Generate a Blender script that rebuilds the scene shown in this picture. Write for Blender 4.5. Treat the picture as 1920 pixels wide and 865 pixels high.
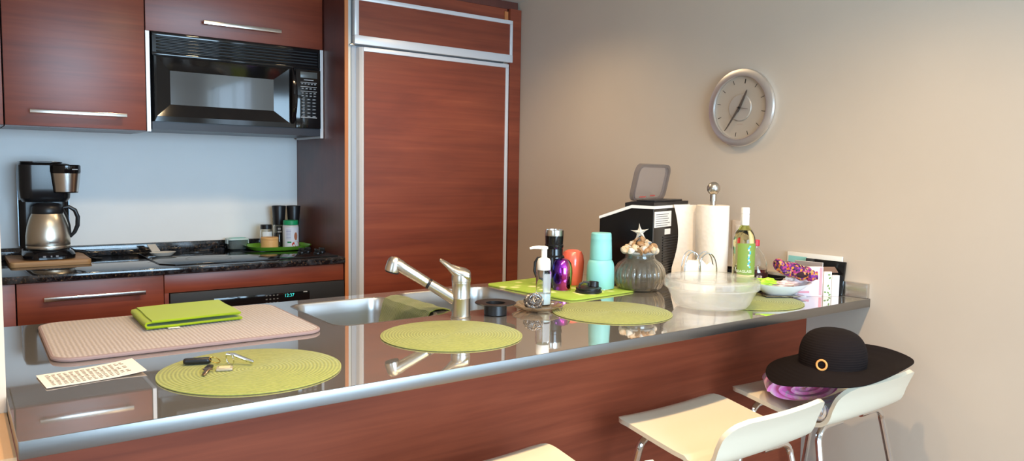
import bpy, bmesh, math, random
from mathutils import Vector, Matrix
PI = math.pi
sc = bpy.context.scene
for o in list(bpy.data.objects):
    bpy.data.objects.remove(o)
LC = sc.collection
rnd = random.Random(7)

# ------------------------------------------------------------------ camera
def look(yaw, pitch, roll):
    y, p, r = (math.radians(a) for a in (yaw, pitch, roll))
    f = Vector((math.sin(y)*math.cos(p), math.cos(y)*math.cos(p), math.sin(p)))
    rt = Vector((math.cos(y), -math.sin(y), 0)); up = rt.cross(f)
    r2 = rt*math.cos(r)+up*math.sin(r); u2 = -rt*math.sin(r)+up*math.cos(r)
    return Matrix((r2, u2, -f)).transposed().to_4x4()
cam = bpy.data.cameras.new('camera')
cam.sensor_width = 36; cam.sensor_fit = 'HORIZONTAL'
cam.lens = 1413.4/1920*36
cam.clip_start = .05
camo = bpy.data.objects.new('camera', cam); LC.objects.link(camo)
camo.matrix_world = Matrix.Translation((-2.743, -1.435, 1.364)) @ look(36.684, -4.408, .877)
sc.camera = camo

# ------------------------------------------------------------------ view, world, lights
sc.view_settings.view_transform = 'Standard'
sc.view_settings.look = 'None'
sc.view_settings.exposure = 0.22
sc.view_settings.gamma = 1.0
sc.view_settings.use_curve_mapping = False
sc.cycles.use_denoising = True
sc.cycles.max_bounces = 10
sc.cycles.transparent_max_bounces = 12
sc.cycles.sample_clamp_indirect = 6
w = bpy.data.worlds.new('sky'); sc.world = w; w.use_nodes = True
bg = w.node_tree.nodes['Background']
bg.inputs[0].default_value = (.62, .80, 1, 1); bg.inputs[1].default_value = 3.0

def area(name, loc, rot, sx, sy, power, col):
    l = bpy.data.lights.new(name, 'AREA'); l.shape = 'RECTANGLE'; l.size = sx; l.size_y = sy
    l.energy = power; l.color = col
    o = bpy.data.objects.new(name, l); LC.objects.link(o); o.location = loc; o.rotation_euler = rot
    return o
def spot(name, loc, target, power, col, size=110, blend=.6, rad=.035):
    l = bpy.data.lights.new(name, 'SPOT'); l.energy = power; l.color = col
    l.spot_size = math.radians(size); l.spot_blend = blend; l.shadow_soft_size = rad
    o = bpy.data.objects.new(name, l); LC.objects.link(o); o.location = loc
    o.rotation_euler = (Vector(target)-Vector(loc)).to_track_quat('-Z', 'Y').to_euler()
    return o
WARM = (1, .73, .42)
DAY = (.50, .76, 1)
area('window_daylight', (-1.75, -4.30, 1.40), (PI/2, 0, 0), 2.4, 1.9, 178, DAY)
area('window_daylight', (-5.2, -2.3, 1.40), (PI/2, 0, -PI/2), 1.8, 1.9, 6, DAY)
area('window_daylight', (-.06, -3.1, 1.40), (PI/2, 0, PI/2), 1.5, 1.9, 14, DAY)
for x in (-.95, -1.65, -2.35):
    spot('ceiling_spot', (x, -.58, 2.60), (x-.02, .0, 0), 76, WARM, 116, .7)
spot('kitchen_spot', (-1.75, 1.55, 2.345), (-1.75, 1.75, 0), 30, WARM, 150, .7, .05)
spot('kitchen_spot', (-.75, 1.45, 2.345), (-.75, 1.5, 0), 26, WARM, 150, .7, .05)

# ------------------------------------------------------------------ helpers
def srgb(r, g, b):
    f = lambda c: (c/255/12.92) if c/255 <= .04045 else ((c/255+.055)/1.055)**2.4
    return (f(r), f(g), f(b), 1)
MATS = {}
def mat(name, col, rough=.5, metal=0., coat=0., trans=0., ior=1.45, alpha=1., emit=None, estr=1., spec=.5, sheen=0., coatr=.05, sub=0.):
    if name in MATS: return MATS[name]
    m = bpy.data.materials.new(name); m.use_nodes = True; MATS[name] = m
    p = m.node_tree.nodes['Principled BSDF']; I = p.inputs
    I['Base Color'].default_value = col; I['Roughness'].default_value = rough; I['Metallic'].default_value = metal
    I['Coat Weight'].default_value = coat; I['Coat Roughness'].default_value = coatr
    I['Transmission Weight'].default_value = trans; I['IOR'].default_value = ior; I['Alpha'].default_value = alpha
    I['Specular IOR Level'].default_value = spec; I['Sheen Weight'].default_value = sheen
    if sub: I['Subsurface Weight'].default_value = sub; I['Subsurface Radius'].default_value = (.01, .01, .01)
    if emit: I['Emission Color'].default_value = emit; I['Emission Strength'].default_value = estr
    return m
def nodes(m):
    nt = m.node_tree; return nt, nt.nodes, nt.links, nt.nodes['Principled BSDF']
def coords(m, scale, kind='Object'):
    nt, N, L, p = nodes(m)
    tc = N.new('ShaderNodeTexCoord'); mp = N.new('ShaderNodeMapping')
    mp.inputs['Scale'].default_value = scale
    L.new(tc.outputs[kind], mp.inputs['Vector']); return mp.outputs['Vector']
def ramp(m, fac, stops, interp='LINEAR'):
    nt, N, L, p = nodes(m)
    r = N.new('ShaderNodeValToRGB'); r.color_ramp.interpolation = interp
    e = r.color_ramp.elements
    e[0].position, e[0].color = stops[0]; e[1].position, e[1].color = stops[-1]
    for s in stops[1:-1]:
        k = e.new(s[0]); k.color = s[1]
    L.new(fac, r.inputs['Fac']); return r.outputs['Color']
def noise(m, vec, scale, detail=4, rough=.55, dist=0.):
    nt, N, L, p = nodes(m)
    n = N.new('ShaderNodeTexNoise'); n.inputs['Scale'].default_value = scale
    n.inputs['Detail'].default_value = detail; n.inputs['Roughness'].default_value = rough
    n.inputs['Distortion'].default_value = dist
    L.new(vec, n.inputs['Vector']); return n.outputs['Fac']
def mixc(m, fac, a, b, mode='MIX'):
    nt, N, L, p = nodes(m)
    x = N.new('ShaderNodeMix'); x.data_type = 'RGBA'; x.blend_type = mode
    if isinstance(fac, (int, float)): x.inputs[0].default_value = fac
    else: L.new(fac, x.inputs[0])
    for k, v in ((6, a), (7, b)):
        if isinstance(v, tuple): x.inputs[k].default_value = v
        else: L.new(v, x.inputs[k])
    return x.outputs[2]
def bump(m, h, strength=.2, dist=.002):
    nt, N, L, p = nodes(m)
    b = N.new('ShaderNodeBump'); b.inputs['Strength'].default_value = strength; b.inputs['Distance'].default_value = dist
    L.new(h, b.inputs['Height']); L.new(b.outputs['Normal'], p.inputs['Normal'])
def setcol(m, c): m.node_tree.links.new(c, nodes(m)[3].inputs['Base Color'])

def wood(name, dark, mid, light, rough=.38, coat=.45, scale=(1.3, 26, 34), coatr=.40):
    m = mat(name, mid, rough, coat=coat, coatr=coatr)
    v = coords(m, scale)
    a = noise(m, v, 1.0, 5, .6, .6)
    v2 = coords(m, (.9, 3.0, 4.5)); b = noise(m, v2, 1.2, 3, .5, 1.2)
    c1 = ramp(m, a, [(.25, dark), (.5, mid), (.78, light)])
    c2 = ramp(m, b, [(.3, srgb(222, 214, 212)), (.7, srgb(255, 255, 255))])
    setcol(m, mixc(m, 1.0, c1, c2, 'MULTIPLY'))
    v3 = coords(m, (4, 260, 300)); bump(m, noise(m, v3, 1, 2), .06, .0006)
    return m
CHERRY = wood('cherry_wood', srgb(124, 54, 34), srgb(140, 64, 40), srgb(154, 76, 47))
CHERRY_V = wood('dark_shaded_cherry', srgb(88, 46, 38), srgb(98, 52, 43), srgb(108, 60, 49), scale=(26, 26, 1.3))  # cherry with vertical grain; shade on the fridge side panel is in the colour
CHERRY_BAR = wood('bar_panel_wood', srgb(122, 56, 34), srgb(138, 66, 41), srgb(154, 78, 50), rough=.5, coat=.0)
nodes(CHERRY_BAR)[3].inputs['Specular IOR Level'].default_value = .3
EDGE = mat('maple_edge_band', srgb(196, 122, 72), .4)

def steel(name, col, rough, brush=(2, 220, 220), amt=.05):
    m = mat(name, col, rough, 1.0)
    nt, N, L, p = nodes(m)
    v = coords(m, brush); n = noise(m, v, 1, 3)
    mr = N.new('ShaderNodeMapRange'); mr.inputs[3].default_value = rough-amt; mr.inputs[4].default_value = rough+amt
    L.new(n, mr.inputs[0]); L.new(mr.outputs[0], p.inputs['Roughness'])
    return m
STEEL_TOP = steel('polished_steel_top', (.62, .58, .55, 1), .028, amt=.012)
nodes(STEEL_TOP)[3].inputs['Metallic'].default_value = .86
STEEL = steel('brushed_steel', (.66, .64, .61, 1), .22, amt=.03)
STEEL_BOWL = steel('sink_steel', (.55, .55, .55, 1), .30)
NICKEL = mat('brushed_nickel', (.58, .54, .48, 1), .28, 1.0)
CHROME = mat('chrome', (.78, .78, .78, 1), .08, 1.0)
ALU = mat('satin_aluminium', srgb(226, 226, 228), .38, .25)
ALU_D = mat('grey_aluminium', srgb(176, 180, 186), .42, .3)
BLACK_G = mat('gloss_black', (.006, .006, .007, 1), .07, coat=.15)
BLACK_S = mat('satin_black', (.010, .010, .012, 1), .35)
BLACK_M = mat('matt_black', (.012, .012, .012, 1), .6)
WHITE_P = mat('white_plastic', srgb(236, 234, 230), .35)
WHITE_C = mat('white_ceramic', srgb(232, 232, 232), .15, coat=.4)
PAPER = mat('white_paper', srgb(236, 228, 218), .9)
INK = mat('grey_print', srgb(120, 112, 106), .9)
GLASS = mat('clear_glass', (.96, .97, .96, 1), .02, trans=1., ior=1.45)

def thing(name, label, cat, loc=(0, 0, 0), rotz=0., group=None):
    o = bpy.data.objects.new(name, None); LC.objects.link(o); o.empty_display_size = .05
    o.location = loc; o.rotation_euler = (0, 0, rotz)
    o['label'] = label; o['category'] = cat
    if group: o['group'] = group
    return o
def tag(o, label, cat, group=None):
    o['label'] = label; o['category'] = cat
    if group: o['group'] = group
    return o
class G:
    def __init__(s): s.bm = bmesh.new()
    def _merge(s, b, M=None):
        if M is not None: b.transform(M)
        me = bpy.data.meshes.new('tmp'); b.to_mesh(me); b.free(); s.bm.from_mesh(me); bpy.data.meshes.remove(me); return s
    def box(s, x0, x1, y0, y1, z0, z1, bev=0., seg=2, M=None):
        b = bmesh.new(); bmesh.ops.create_cube(b, size=1)
        b.transform(Matrix.Translation(((x0+x1)/2, (y0+y1)/2, (z0+z1)/2)) @ Matrix.Diagonal((x1-x0, y1-y0, z1-z0, 1)))
        if bev: bmesh.ops.bevel(b, geom=b.edges[:]+b.verts[:], offset=bev, segments=seg, affect='EDGES', profile=.5)
        return s._merge(b, M)
    def loft(s, loops, cap0=True, cap1=True, closed=True, M=None, wrap=False):
        b = bmesh.new(); R = [[b.verts.new(p) for p in lp] for lp in loops]
        n = len(loops[0]); k = len(R)
        for i in range(k if wrap else k-1):
            A, B = R[i], R[(i+1) % k]
            for j in range(n if closed else n-1):
                try: b.faces.new((A[j], A[(j+1) % n], B[(j+1) % n], B[j]))
                except ValueError: pass
        if not wrap:
            if cap0 and closed: b.faces.new(R[0][::-1])
            if cap1 and closed: b.faces.new(R[-1])
        bmesh.ops.remove_doubles(b, verts=b.verts, dist=1e-6)
        bmesh.ops.recalc_face_normals(b, faces=b.faces)
        return s._merge(b, M)
    def lathe(s, prof, n=40, c=(0, 0, 0), M=None, rad=None, cap0=True, cap1=True, wrap=False):
        f = rad or (lambda a, z: 1.)
        loops = [[(c[0]+max(r, 1e-5)*f(2*PI*j/n, z)*math.cos(2*PI*j/n), c[1]+max(r, 1e-5)*f(2*PI*j/n, z)*math.sin(2*PI*j/n), c[2]+z) for j in range(n)] for r, z in prof]
        return s.loft(loops, cap0, cap1, M=M, wrap=wrap)
    def tube(s, pts, r, n=10, closed=False, M=None):
        P = [Vector(p) for p in pts]; k = len(P); loops = []
        T = []
        for i in range(k):
            a = P[(i-1) % k] if (closed or i) else P[0]; c = P[(i+1) % k] if (closed or i < k-1) else P[-1]
            T.append((c-a).normalized())
        u = T[0].orthogonal().normalized()
        for i in range(k):
            u = (u-T[i]*u.dot(T[i])).normalized(); v = T[i].cross(u)
            rr = r[i] if isinstance(r, (list, tuple)) else r
            loops.append([tuple(P[i]+(u*math.cos(2*PI*j/n)+v*math.sin(2*PI*j/n))*rr) for j in range(n)])
        return s.loft(loops, not closed, not closed, M=M, wrap=closed)
    def prism(s, pts, z0, z1, bev=0., M=None, seg=2):
        b = bmesh.new(); lo = [b.verts.new((x, y, z0)) for x, y in pts]; hi = [b.verts.new((x, y, z1)) for x, y in pts]
        n = len(pts)
        for j in range(n): b.faces.new((lo[j], lo[(j+1) % n], hi[(j+1) % n], hi[j]))
        f0 = b.faces.new(lo[::-1]); f1 = b.faces.new(hi)
        bmesh.ops.recalc_face_normals(b, faces=b.faces)
        if bev: bmesh.ops.bevel(b, geom=list(f0.edges)+list(f1.edges), offset=bev, segments=seg, affect='EDGES', profile=.5)
        return s._merge(b, M)
    def ball(s, c, r, n=16, m=10, sc_=(1, 1, 1), M=None):
        b = bmesh.new(); bmesh.ops.create_uvsphere(b, u_segments=n, v_segments=m, radius=r)
        T = Matrix.Translation(c) @ Matrix.Diagonal((*sc_, 1))
        return s._merge(b, (M @ T) if M is not None else T)
    def sheet(s, fn, nu, nv, th=0., M=None):
        b = bmesh.new(); V = [[b.verts.new(fn(i/nu, j/nv)) for j in range(nv+1)] for i in range(nu+1)]
        for i in range(nu):
            for j in range(nv): b.faces.new((V[i][j], V[i+1][j], V[i+1][j+1], V[i][j+1]))
        if th:
            bmesh.ops.recalc_face_normals(b, faces=b.faces)
            bmesh.ops.solidify(b, geom=b.faces[:], thickness=th)
        bmesh.ops.recalc_face_normals(b, faces=b.faces)
        return s._merge(b, M)
    def flat(s, outer, holes, z0, z1, M=None):
        cu = bpy.data.curves.new('tmp', 'CURVE'); cu.dimensions = '2D'; cu.fill_mode = 'BOTH'; cu.extrude = (z1-z0)/2
        for lp in [outer]+holes:
            sp = cu.splines.new('POLY'); sp.points.add(len(lp)-1); sp.use_cyclic_u = True
            for q, (x, y) in zip(sp.points, lp): q.co = (x, y, 0, 1)
        ob = bpy.data.objects.new('tmp', cu); me = bpy.data.meshes.new_from_object(ob)
        b = bmesh.new(); b.from_mesh(me); bpy.data.objects.remove(ob); bpy.data.curves.remove(cu); bpy.data.meshes.remove(me)
        bmesh.ops.remove_doubles(b, verts=b.verts, dist=1e-6)
        bmesh.ops.recalc_face_normals(b, faces=b.faces)
        T = Matrix.Translation((0, 0, (z0+z1)/2))
        return s._merge(b, (M @ T) if M is not None else T)
    def text(s, body, size, M, th=.0004, align='CENTER', bend=None):
        cu = bpy.data.curves.new('tmp', 'FONT'); cu.body = body; cu.size = size; cu.extrude = th; cu.align_x = align; cu.align_y = 'CENTER'
        ob = bpy.data.objects.new('tmp', cu); me = bpy.data.meshes.new_from_object(ob)
        b = bmesh.new(); b.from_mesh(me); bpy.data.objects.remove(ob); bpy.data.curves.remove(cu); bpy.data.meshes.remove(me)
        if bend:
            for v in b.verts:
                a = v.co.x/bend; rr = bend+v.co.z
                v.co = (rr*math.sin(a), -rr*math.cos(a), v.co.y)
        return s._merge(b, M)
def part(name, g, m, parent=None, label=None, sharp=28, smooth=True):
    me = bpy.data.meshes.new(name); g.bm.to_mesh(me); g.bm.free()
    if smooth:
        for p in me.polygons: p.use_smooth = True
        me.set_sharp_from_angle(angle=math.radians(sharp))
    me.materials.append(m)
    o = bpy.data.objects.new(name, me); LC.objects.link(o)
    if parent is not None: o.parent = parent
    if label: o['label'] = label
    return o
def struct(name, g, m):
    o = part(name, g, m); o['kind'] = 'structure'; return o
def rrect(x0, x1, y0, y1, r, n=6):
    P = []
    for cx, cy, a0 in ((x1-r, y1-r, 0), (x0+r, y1-r, PI/2), (x0+r, y0+r, PI), (x1-r, y0+r, 1.5*PI)):
        P += [(cx+r*math.cos(a0+PI/2*k/n), cy+r*math.sin(a0+PI/2*k/n)) for k in range(n+1)]
    return P
def sup(a, b, e, n=48): # superellipse outline
    f = lambda c: math.copysign(abs(c)**(2/e), c)
    return [(a*f(math.cos(2*PI*k/n)), b*f(math.sin(2*PI*k/n))) for k in range(n)]
def T(x, y, z): return Matrix.Translation((x, y, z))
def RX(a): return Matrix.Rotation(a, 4, 'X')
def RY(a): return Matrix.Rotation(a, 4, 'Y')
def RZ(a): return Matrix.Rotation(a, 4, 'Z')
FACE_Y = RX(PI/2)            # flat text / outlines turned to face -Y

# ------------------------------------------------------------------ setting
def plaster(name, col):
    m = mat(name, col, .75)
    v = coords(m, (1, 1, 1)); n = noise(m, v, 3.0, 3)
    c = ramp(m, n, [(.3, tuple(x*.96 for x in col[:3])+(1,)), (.7, col)]); setcol(m, c)
    bump(m, noise(m, v, 180, 2), .05, .001)
    return m
WALL = plaster('beige_wall_paint', srgb(200, 185, 168))
WALL_B = plaster('pale_kitchen_wall_paint', srgb(240, 243, 244))
CEIL = plaster('ceiling_paint', srgb(226, 222, 216))
FLOOR = wood('floor_wood', srgb(120, 96, 78), srgb(146, 120, 98), srgb(164, 138, 114), rough=.35, coat=.2, scale=(1.2, 14, 1))
struct('floor', G().box(-5.3, .1, -4.5, 2.95, -.1, 0), FLOOR)
struct('wall_right', G().box(0, .1, -2.3, 2.95, 0, 2.8).box(0, .1, -4.5, -3.9, 0, 2.8).box(0, .1, -3.9, -2.3, 0, .4).box(0, .1, -3.9, -2.3, 2.4, 2.8), WALL)
struct('wall_back', G().box(-2.67, 0, 2.851, 2.95, 0, 2.8), WALL_B)
struct('wall_left', G().box(-2.8, -2.67, .30, 2.95, 0, 2.8).box(-5.3, -2.8, .30, .42, 0, 2.8), WALL)
struct('wall_side', G().box(-5.4, -5.3, -1.35, .42, 0, 2.8).box(-5.4, -5.3, -4.5, -3.25, 0, 2.8).box(-5.4, -5.3, -3.25, -1.35, 0, .4).box(-5.4, -5.3, -3.25, -1.35, 2.4, 2.8), WALL)
struct('wall_front', G().box(-5.4, -3.05, -4.62, -4.5, 0, 2.8).box(-.45, .1, -4.62, -4.5, 0, 2.8).box(-3.05, -.45, -4.62, -4.5, 0, .4).box(-3.05, -.45, -4.62, -4.5, 2.4, 2.8), WALL)
struct('ceiling', G().box(-5.4, .1, -4.62, .12, 2.66, 2.8).box(-2.67, 0, .12, 2.851, 2.366, 2.8), CEIL)
g = G()
for x in (-3.05, -2.20, -1.35, -.49): g.box(x, x+.04, -4.58, -4.54, .4, 2.4)
g.box(-3.05, -.45, -4.58, -4.54, .4, .44).box(-3.05, -.45, -4.58, -4.54, 2.36, 2.4)
struct('window_1', g, WHITE_P)
def side_window(n, x0, x1, y0, y1):
    g = G()
    for y in (y0, (y0+y1)/2-.02, y1-.04): g.box(x0, x1, y, y+.04, .4, 2.4)
    struct('window_%d' % n, g.box(x0, x1, y0, y1, .4, .44).box(x0, x1, y0, y1, 2.36, 2.4), WHITE_P)
side_window(2, .03, .07, -3.9, -2.3)
side_window(3, -5.37, -5.33, -3.25, -1.35)

# ------------------------------------------------------------------ wall cabinets
def bar_handle(parent, x0, x1, z0, z1, y, name='handle'):
    g = G().box(x0, x1, y-.012, y, z0, z1, .0015)
    for x in (x0+.012, x1-.028): g.box(x, x+.016, y-.001, y+.034, z0+.002, z1-.002)
    return part(name, g, STEEL, parent, 'brushed steel bar handle')
def cabinet(label, x0, x1, z0, z1, yf, yb, handle, thick=.02, door='door', cap=0):
    t = thing('wall_cabinet' if z0 > 1 else 'base_cabinet', label, 'cabinet', ((x0+x1)/2, yf, z0))
    ox, oz = (x0+x1)/2, z0
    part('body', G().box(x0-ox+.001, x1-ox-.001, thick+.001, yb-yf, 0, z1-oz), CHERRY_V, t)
    d = part(door, G().box(x0-ox+.0015, x1-ox-.0015, 0, thick, cap, z1-oz-.002, .0012), CHERRY, t)
    if handle:
        h0, h1, a, b = handle
        bar_handle(d, h0-ox, h1-ox, a-oz, b-oz, -.033)
    return t
cabinet('narrow wall cabinet at the left edge beside the door with the long handle', -2.669, -2.552, 1.531, 2.365, 2.455, 2.849, None, cap=.004)
cabinet('tall reddish wood wall cabinet with long steel handle left of the microwave', -2.549, -1.9945, 1.531, 2.365, 2.455, 2.849, (-2.461, -2.083, 1.5885, 1.6045), cap=.004)
cabinet('short reddish wood wall cabinet directly above the microwave', -1.9925, -1.1235, 2.000, 2.365, 2.455, 2.849, (-1.741, -1.361, 2.054, 2.072))

# ------------------------------------------------------------------ microwave
MW = thing('microwave', 'black over-range microwave with sloped glass door under the short cabinet', 'microwave', (-1.56, 2.44, 1.523))
mx = lambda x: x+1.56
mz = lambda z: z-1.523
g = G().box(mx(-1.962), mx(-1.146), .012, .40, mz(1.56), mz(1.996))
part('body', g, BLACK_S, MW)
# lower lip, sloped back
lip = [(mx(-1.972), .004, mz(1.541)), (mx(-1.146), .004, mz(1.541)), (mx(-1.146), 0, mz(1.578)), (mx(-1.972), 0, mz(1.578))]
lip2 = [(x, y+.36, z) for x, y, z in lip]
part('bottom_panel', G().loft([lip, lip2]), mat('microwave_lip', srgb(46, 46, 54), .35), MW)
# grille
fr = G().box(mx(-1.967), mx(-1.146), -.002, .012, mz(1.978), mz(1.996), .002).box(mx(-1.967), mx(-1.146), -.002, .012, mz(1.889), mz(1.902), .002)
fr.box(mx(-1.967), mx(-1.950), -.002, .012, mz(1.902), mz(1.978)).box(mx(-1.158), mx(-1.146), -.002, .012, mz(1.902), mz(1.978))
vg = part('vent_grille', fr, BLACK_G, MW)
for k in range(5):
    z = mz(1.909+.0148*k)
    part('slat', G().box(mx(-1.950), mx(-1.158), 0, .012, z-.0045, z+.0045, .004, 2, T(0, 0, 0)), BLACK_G, vg)
# door: outer frame sloping in to the window
X0, X1, Z0, Z1 = mx(-1.962), mx(-1.284), mz(1.580), mz(1.886)
o0 = [(X0, .012, Z0), (X1, .012, Z0), (X1, .012, Z1), (X0, .012, Z1)]
o1 = [(X0, -.008, Z0), (X1, -.008, Z0), (X1, -.008, Z1), (X0, -.008, Z1)]
a0, a1, b0, b1 = mx(-1.952), mx(-1.318), mz(1.604), mz(1.880)
o2 = [(a0, -.010, b0), (a1, -.010, b0), (a1, -.010, b1), (a0, -.010, b1)]
w0, w1, v0, v1 = mx(-1.889), mx(-1.393), mz(1.662), mz(1.821)
o3 = [(w0, .008, v0), (w1, .008, v0), (w1, .008, v1), (w0, .008, v1)]
dr = part('door', G().loft([o0, o1, o2, o3], True, False), BLACK_G, MW, sharp=2)
part('window', G().box(w0-.002, w1+.002, .008, .0115, v0-.002, v1+.002), mat('microwave_window', srgb(58, 62, 66), .10, .0, coat=1., coatr=.03, spec=.8), dr, 'grey mirror-like window')
hp = [(mx(-1.297)+.010*0, -.008, mz(1.612)), (mx(-1.292), -.024, mz(1.63))]
pts = []
for k in range(17):
    t_ = k/16; z = mz(1.606+.276*t_); y = -.008-.034*math.sin(PI*t_)**.6
    pts.append((mx(-1.300), y, z))
part('handle', G().tube(pts, [.010+.005*math.sin(PI*k/16) for k in range(17)], 12), BLACK_G, dr)
cp = part('control_panel', G().box(mx(-1.281), mx(-1.146), -.008, .012, mz(1.580), mz(1.886), .002), BLACK_G, MW)
part('display', G().box(mx(-1.257), mx(-1.165), -.0095, -.007, mz(1.842), mz(1.874), .001), mat('lcd_grey', srgb(84, 88, 88), .25), cp)
MARK = mat('pale_print', srgb(176, 180, 184), .5)
KEY = mat('dark_key', srgb(38, 40, 44), .4)
part('lettering', G().box(mx(-1.238), mx(-1.186), -.0092, -.008, mz(1.830), mz(1.834)), MARK, cp)
for z in (1.8185, 1.7965, 1.7725):
    part('print_line', G().box(mx(-1.256), mx(-1.168), -.0092, -.008, mz(z)-.0012, mz(z)+.0012), MARK, cp)
rows = [(1.811, 5), (1.787, 4), (1.763, 4), (1.749, 4), (1.731, 3), (1.714, 3), (1.697, 3), (1.679, 3), (1.660, 3), (1.643, 3)]
for ri, (z, n) in enumerate(rows):
    for k in range(n):
        cx = mx(-1.256)+.088*(k+.5)/n
        b = part('button', G().box(cx-.034/n, cx+.034/n, -.0094, -.008, mz(z)-.005, mz(z)+.005, .001), KEY, cp)
        part('button_mark', G().box(cx-.02/n, cx+.02/n, -.0099, -.0093, mz(z)-.0012, mz(z)+.0016), MARK, b)
part('print_line', G().box(mx(-1.256), mx(-1.168), -.0095, -.008, mz(1.6345), mz(1.6385)), MARK, cp)
for x0, x1 in ((-1.9925, -1.976), (-1.1405, -1.1235)):
    part('side_trim', G().box(mx(x0), mx(x1), .012, .36, mz(1.531), mz(1.998)), ALU, MW, 'bright aluminium side strip')

# ------------------------------------------------------------------ refrigerator and its surround
SUR = thing('refrigerator_surround', 'dark reddish wood housing panels around the tall built-in refrigerator', 'cabinet panel', (-.56, 2.183, 0))
sx = lambda x: x+.56
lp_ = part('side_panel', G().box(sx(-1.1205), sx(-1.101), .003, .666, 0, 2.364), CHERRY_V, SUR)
part('edge_band', G().box(sx(-1.1205), sx(-1.101), 0, .003, 0, 2.364), EDGE, lp_, 'orange-brown front edge')
part('stile', G().box(sx(-.083), sx(-.003), 0, .02, 0, 2.318), CHERRY, SUR)
part('stile', G().box(sx(-.107), sx(-.083), .022, .04, 0, 2.304), EDGE, SUR)
part('top_panel', G().box(sx(-1.10), sx(-.083), .03, .05, 2.255, 2.320), CHERRY, SUR)
part('crown_filler', G().box(sx(-1.10), sx(-.011), .025, .06, 2.320, 2.364), CHERRY_V, SUR)
FR = thing('refrigerator', 'tall built-in refrigerator with reddish wood door panels in aluminium frames', 'refrigerator', (-.56, 2.183, 0))
part('body', G().box(sx(-1.098), sx(-.110), .055, .65, .02, 2.24), ALU_D, FR)
part('side_rail', G().box(sx(-1.099), sx(-1.081), .012, .055, .02, 2.25, .001), mat('pale_rail', srgb(206, 212, 210), .4, .3), FR)
part('side_rail', G().box(sx(-1.0755), sx(-1.049), .020, .055, .02, 2.00), ALU_D, FR)
gp = part('upper_panel', G().box(sx(-1.048), sx(-.088), -.006, .05, 2.048, 2.228), CHERRY, FR)
fz = G().box(sx(-1.071), sx(-.072), -.012, .05, 2.226, 2.248, .002).box(sx(-1.071), sx(-.072), -.014, .05, 2.006, 2.050, .002)
fz.box(sx(-1.071), sx(-1.047), -.012, .05, 2.05, 2.226, .002).box(sx(-.090), sx(-.072), -.012, .05, 2.05, 2.226, .002)
part('upper_frame', fz, ALU, FR, 'aluminium frame of the upper panel')
part('hinge', G().box(sx(-1.092), sx(-1.066), -.004, .02, 1.997, 2.005, .001), STEEL, FR)
part('hinge', G().box(sx(-.13), sx(-.10), -.004, .02, 1.997, 2.005, .001), STEEL, FR)
dr = part('door', G().box(sx(-1.016), sx(-.113), 0, .05, .10, 1.976), CHERRY, FR, 'reddish wood door panel')
part('door_frame', G().box(sx(-1.018), sx(-.093), -.006, .05, 1.974, 1.996, .002).box(sx(-.1135), sx(-.093), -.006, .05, .10, 1.974, .002), ALU, dr, 'aluminium door frame')
g = G().loft([[(sx(-1.049), .05, z), (sx(-1.049), .012, z), (sx(-1.044), -.008, z), (sx(-1.034), -.018, z), (sx(-1.024), -.016, z), (sx(-1.016), -.004, z), (sx(-1.016), .05, z)] for z in (.10, 1.992)])
part('handle', g, ALU, dr, 'full-height aluminium pull rail')
part('toe_kick', G().box(sx(-1.098), sx(-.095), .08, .1, .0, .10), BLACK_S, FR)

# ------------------------------------------------------------------ base cabinets, oven, granite
cabinet('narrow reddish base cabinet strip at far left under the granite', -2.669, -2.546, .10, .882, 2.196, 2.82, None, door='front')
DC = thing('drawer_cabinet', 'reddish wood base cabinet with long steel drawer handle left of the oven', 'cabinet', (-2.265, 2.196, 0))
dx = lambda x: x+2.265
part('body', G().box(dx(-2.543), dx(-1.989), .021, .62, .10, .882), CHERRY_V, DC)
d1 = part('drawer', G().box(dx(-2.5425), dx(-1.9885), 0, .02, .69, .880, .0012), CHERRY, DC)
bar_handle(d1, dx(-2.452), dx(-2.070), .804, .822, -.033)
d2 = part('drawer', G().box(dx(-2.5425), dx(-1.9885), 0, .02, .40, .687, .0012), CHERRY, DC)
bar_handle(d2, dx(-2.452), dx(-2.070), .62, .635, -.033)
d3 = part('drawer', G().box(dx(-2.5425), dx(-1.9885), 0, .02, .11, .397, .0012), CHERRY, DC)
bar_handle(d3, dx(-2.452), dx(-2.070), .33, .345, -.033)
OC = thing('oven_cabinet', 'reddish wood oven housing with plain rail under the granite', 'cabinet', (-1.555, 2.196, 0))
ox = lambda x: x+1.555
part('rail', G().box(ox(-1.9855), ox(-1.1235), 0, .02, .796, .880, .0012), CHERRY, OC)
part('stile', G().box(ox(-1.9855), ox(-1.9675), 0, .02, .10, .7955), CHERRY, OC)
part('body', G().box(ox(-1.9855), ox(-1.1235), .021, .62, .80, .882).box(ox(-1.9855), ox(-1.9675), .021, .62, .10, .80).box(ox(-1.9675), ox(-1.1235), .021, .62, .10, .19), CHERRY_V, OC)
OV = thing('oven', 'black built-in wall oven with green clock display below the granite', 'oven', (-1.545, 2.186, .2))
vx = lambda x: x+1.545
part('body', G().box(vx(-1.960), vx(-1.130), .03, .55, .0, .588), BLACK_S, OV)
cp = part('control_panel', G().box(vx(-1.965), vx(-1.126), -.004, .03, .435, .594, .002), mat('oven_black', srgb(34, 35, 37), .5), OV)
ds = part('display', G().box(vx(-1.776), vx(-1.312), -.006, -.003, .455, .556, .001), BLACK_G, cp)
CYAN = mat('cyan_digits', (.02, .3, .3, 1), .5, emit=srgb(70, 220, 215), estr=.8)
part('clock_digits', G().text('12:37', .023, T(vx(-1.417), -.0065, .541) @ FACE_Y), CYAN, ds)
part('lettering', G().box(vx(-1.345), vx(-1.325), -.0066, -.0055, .551, .555), MARK, ds)
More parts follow.
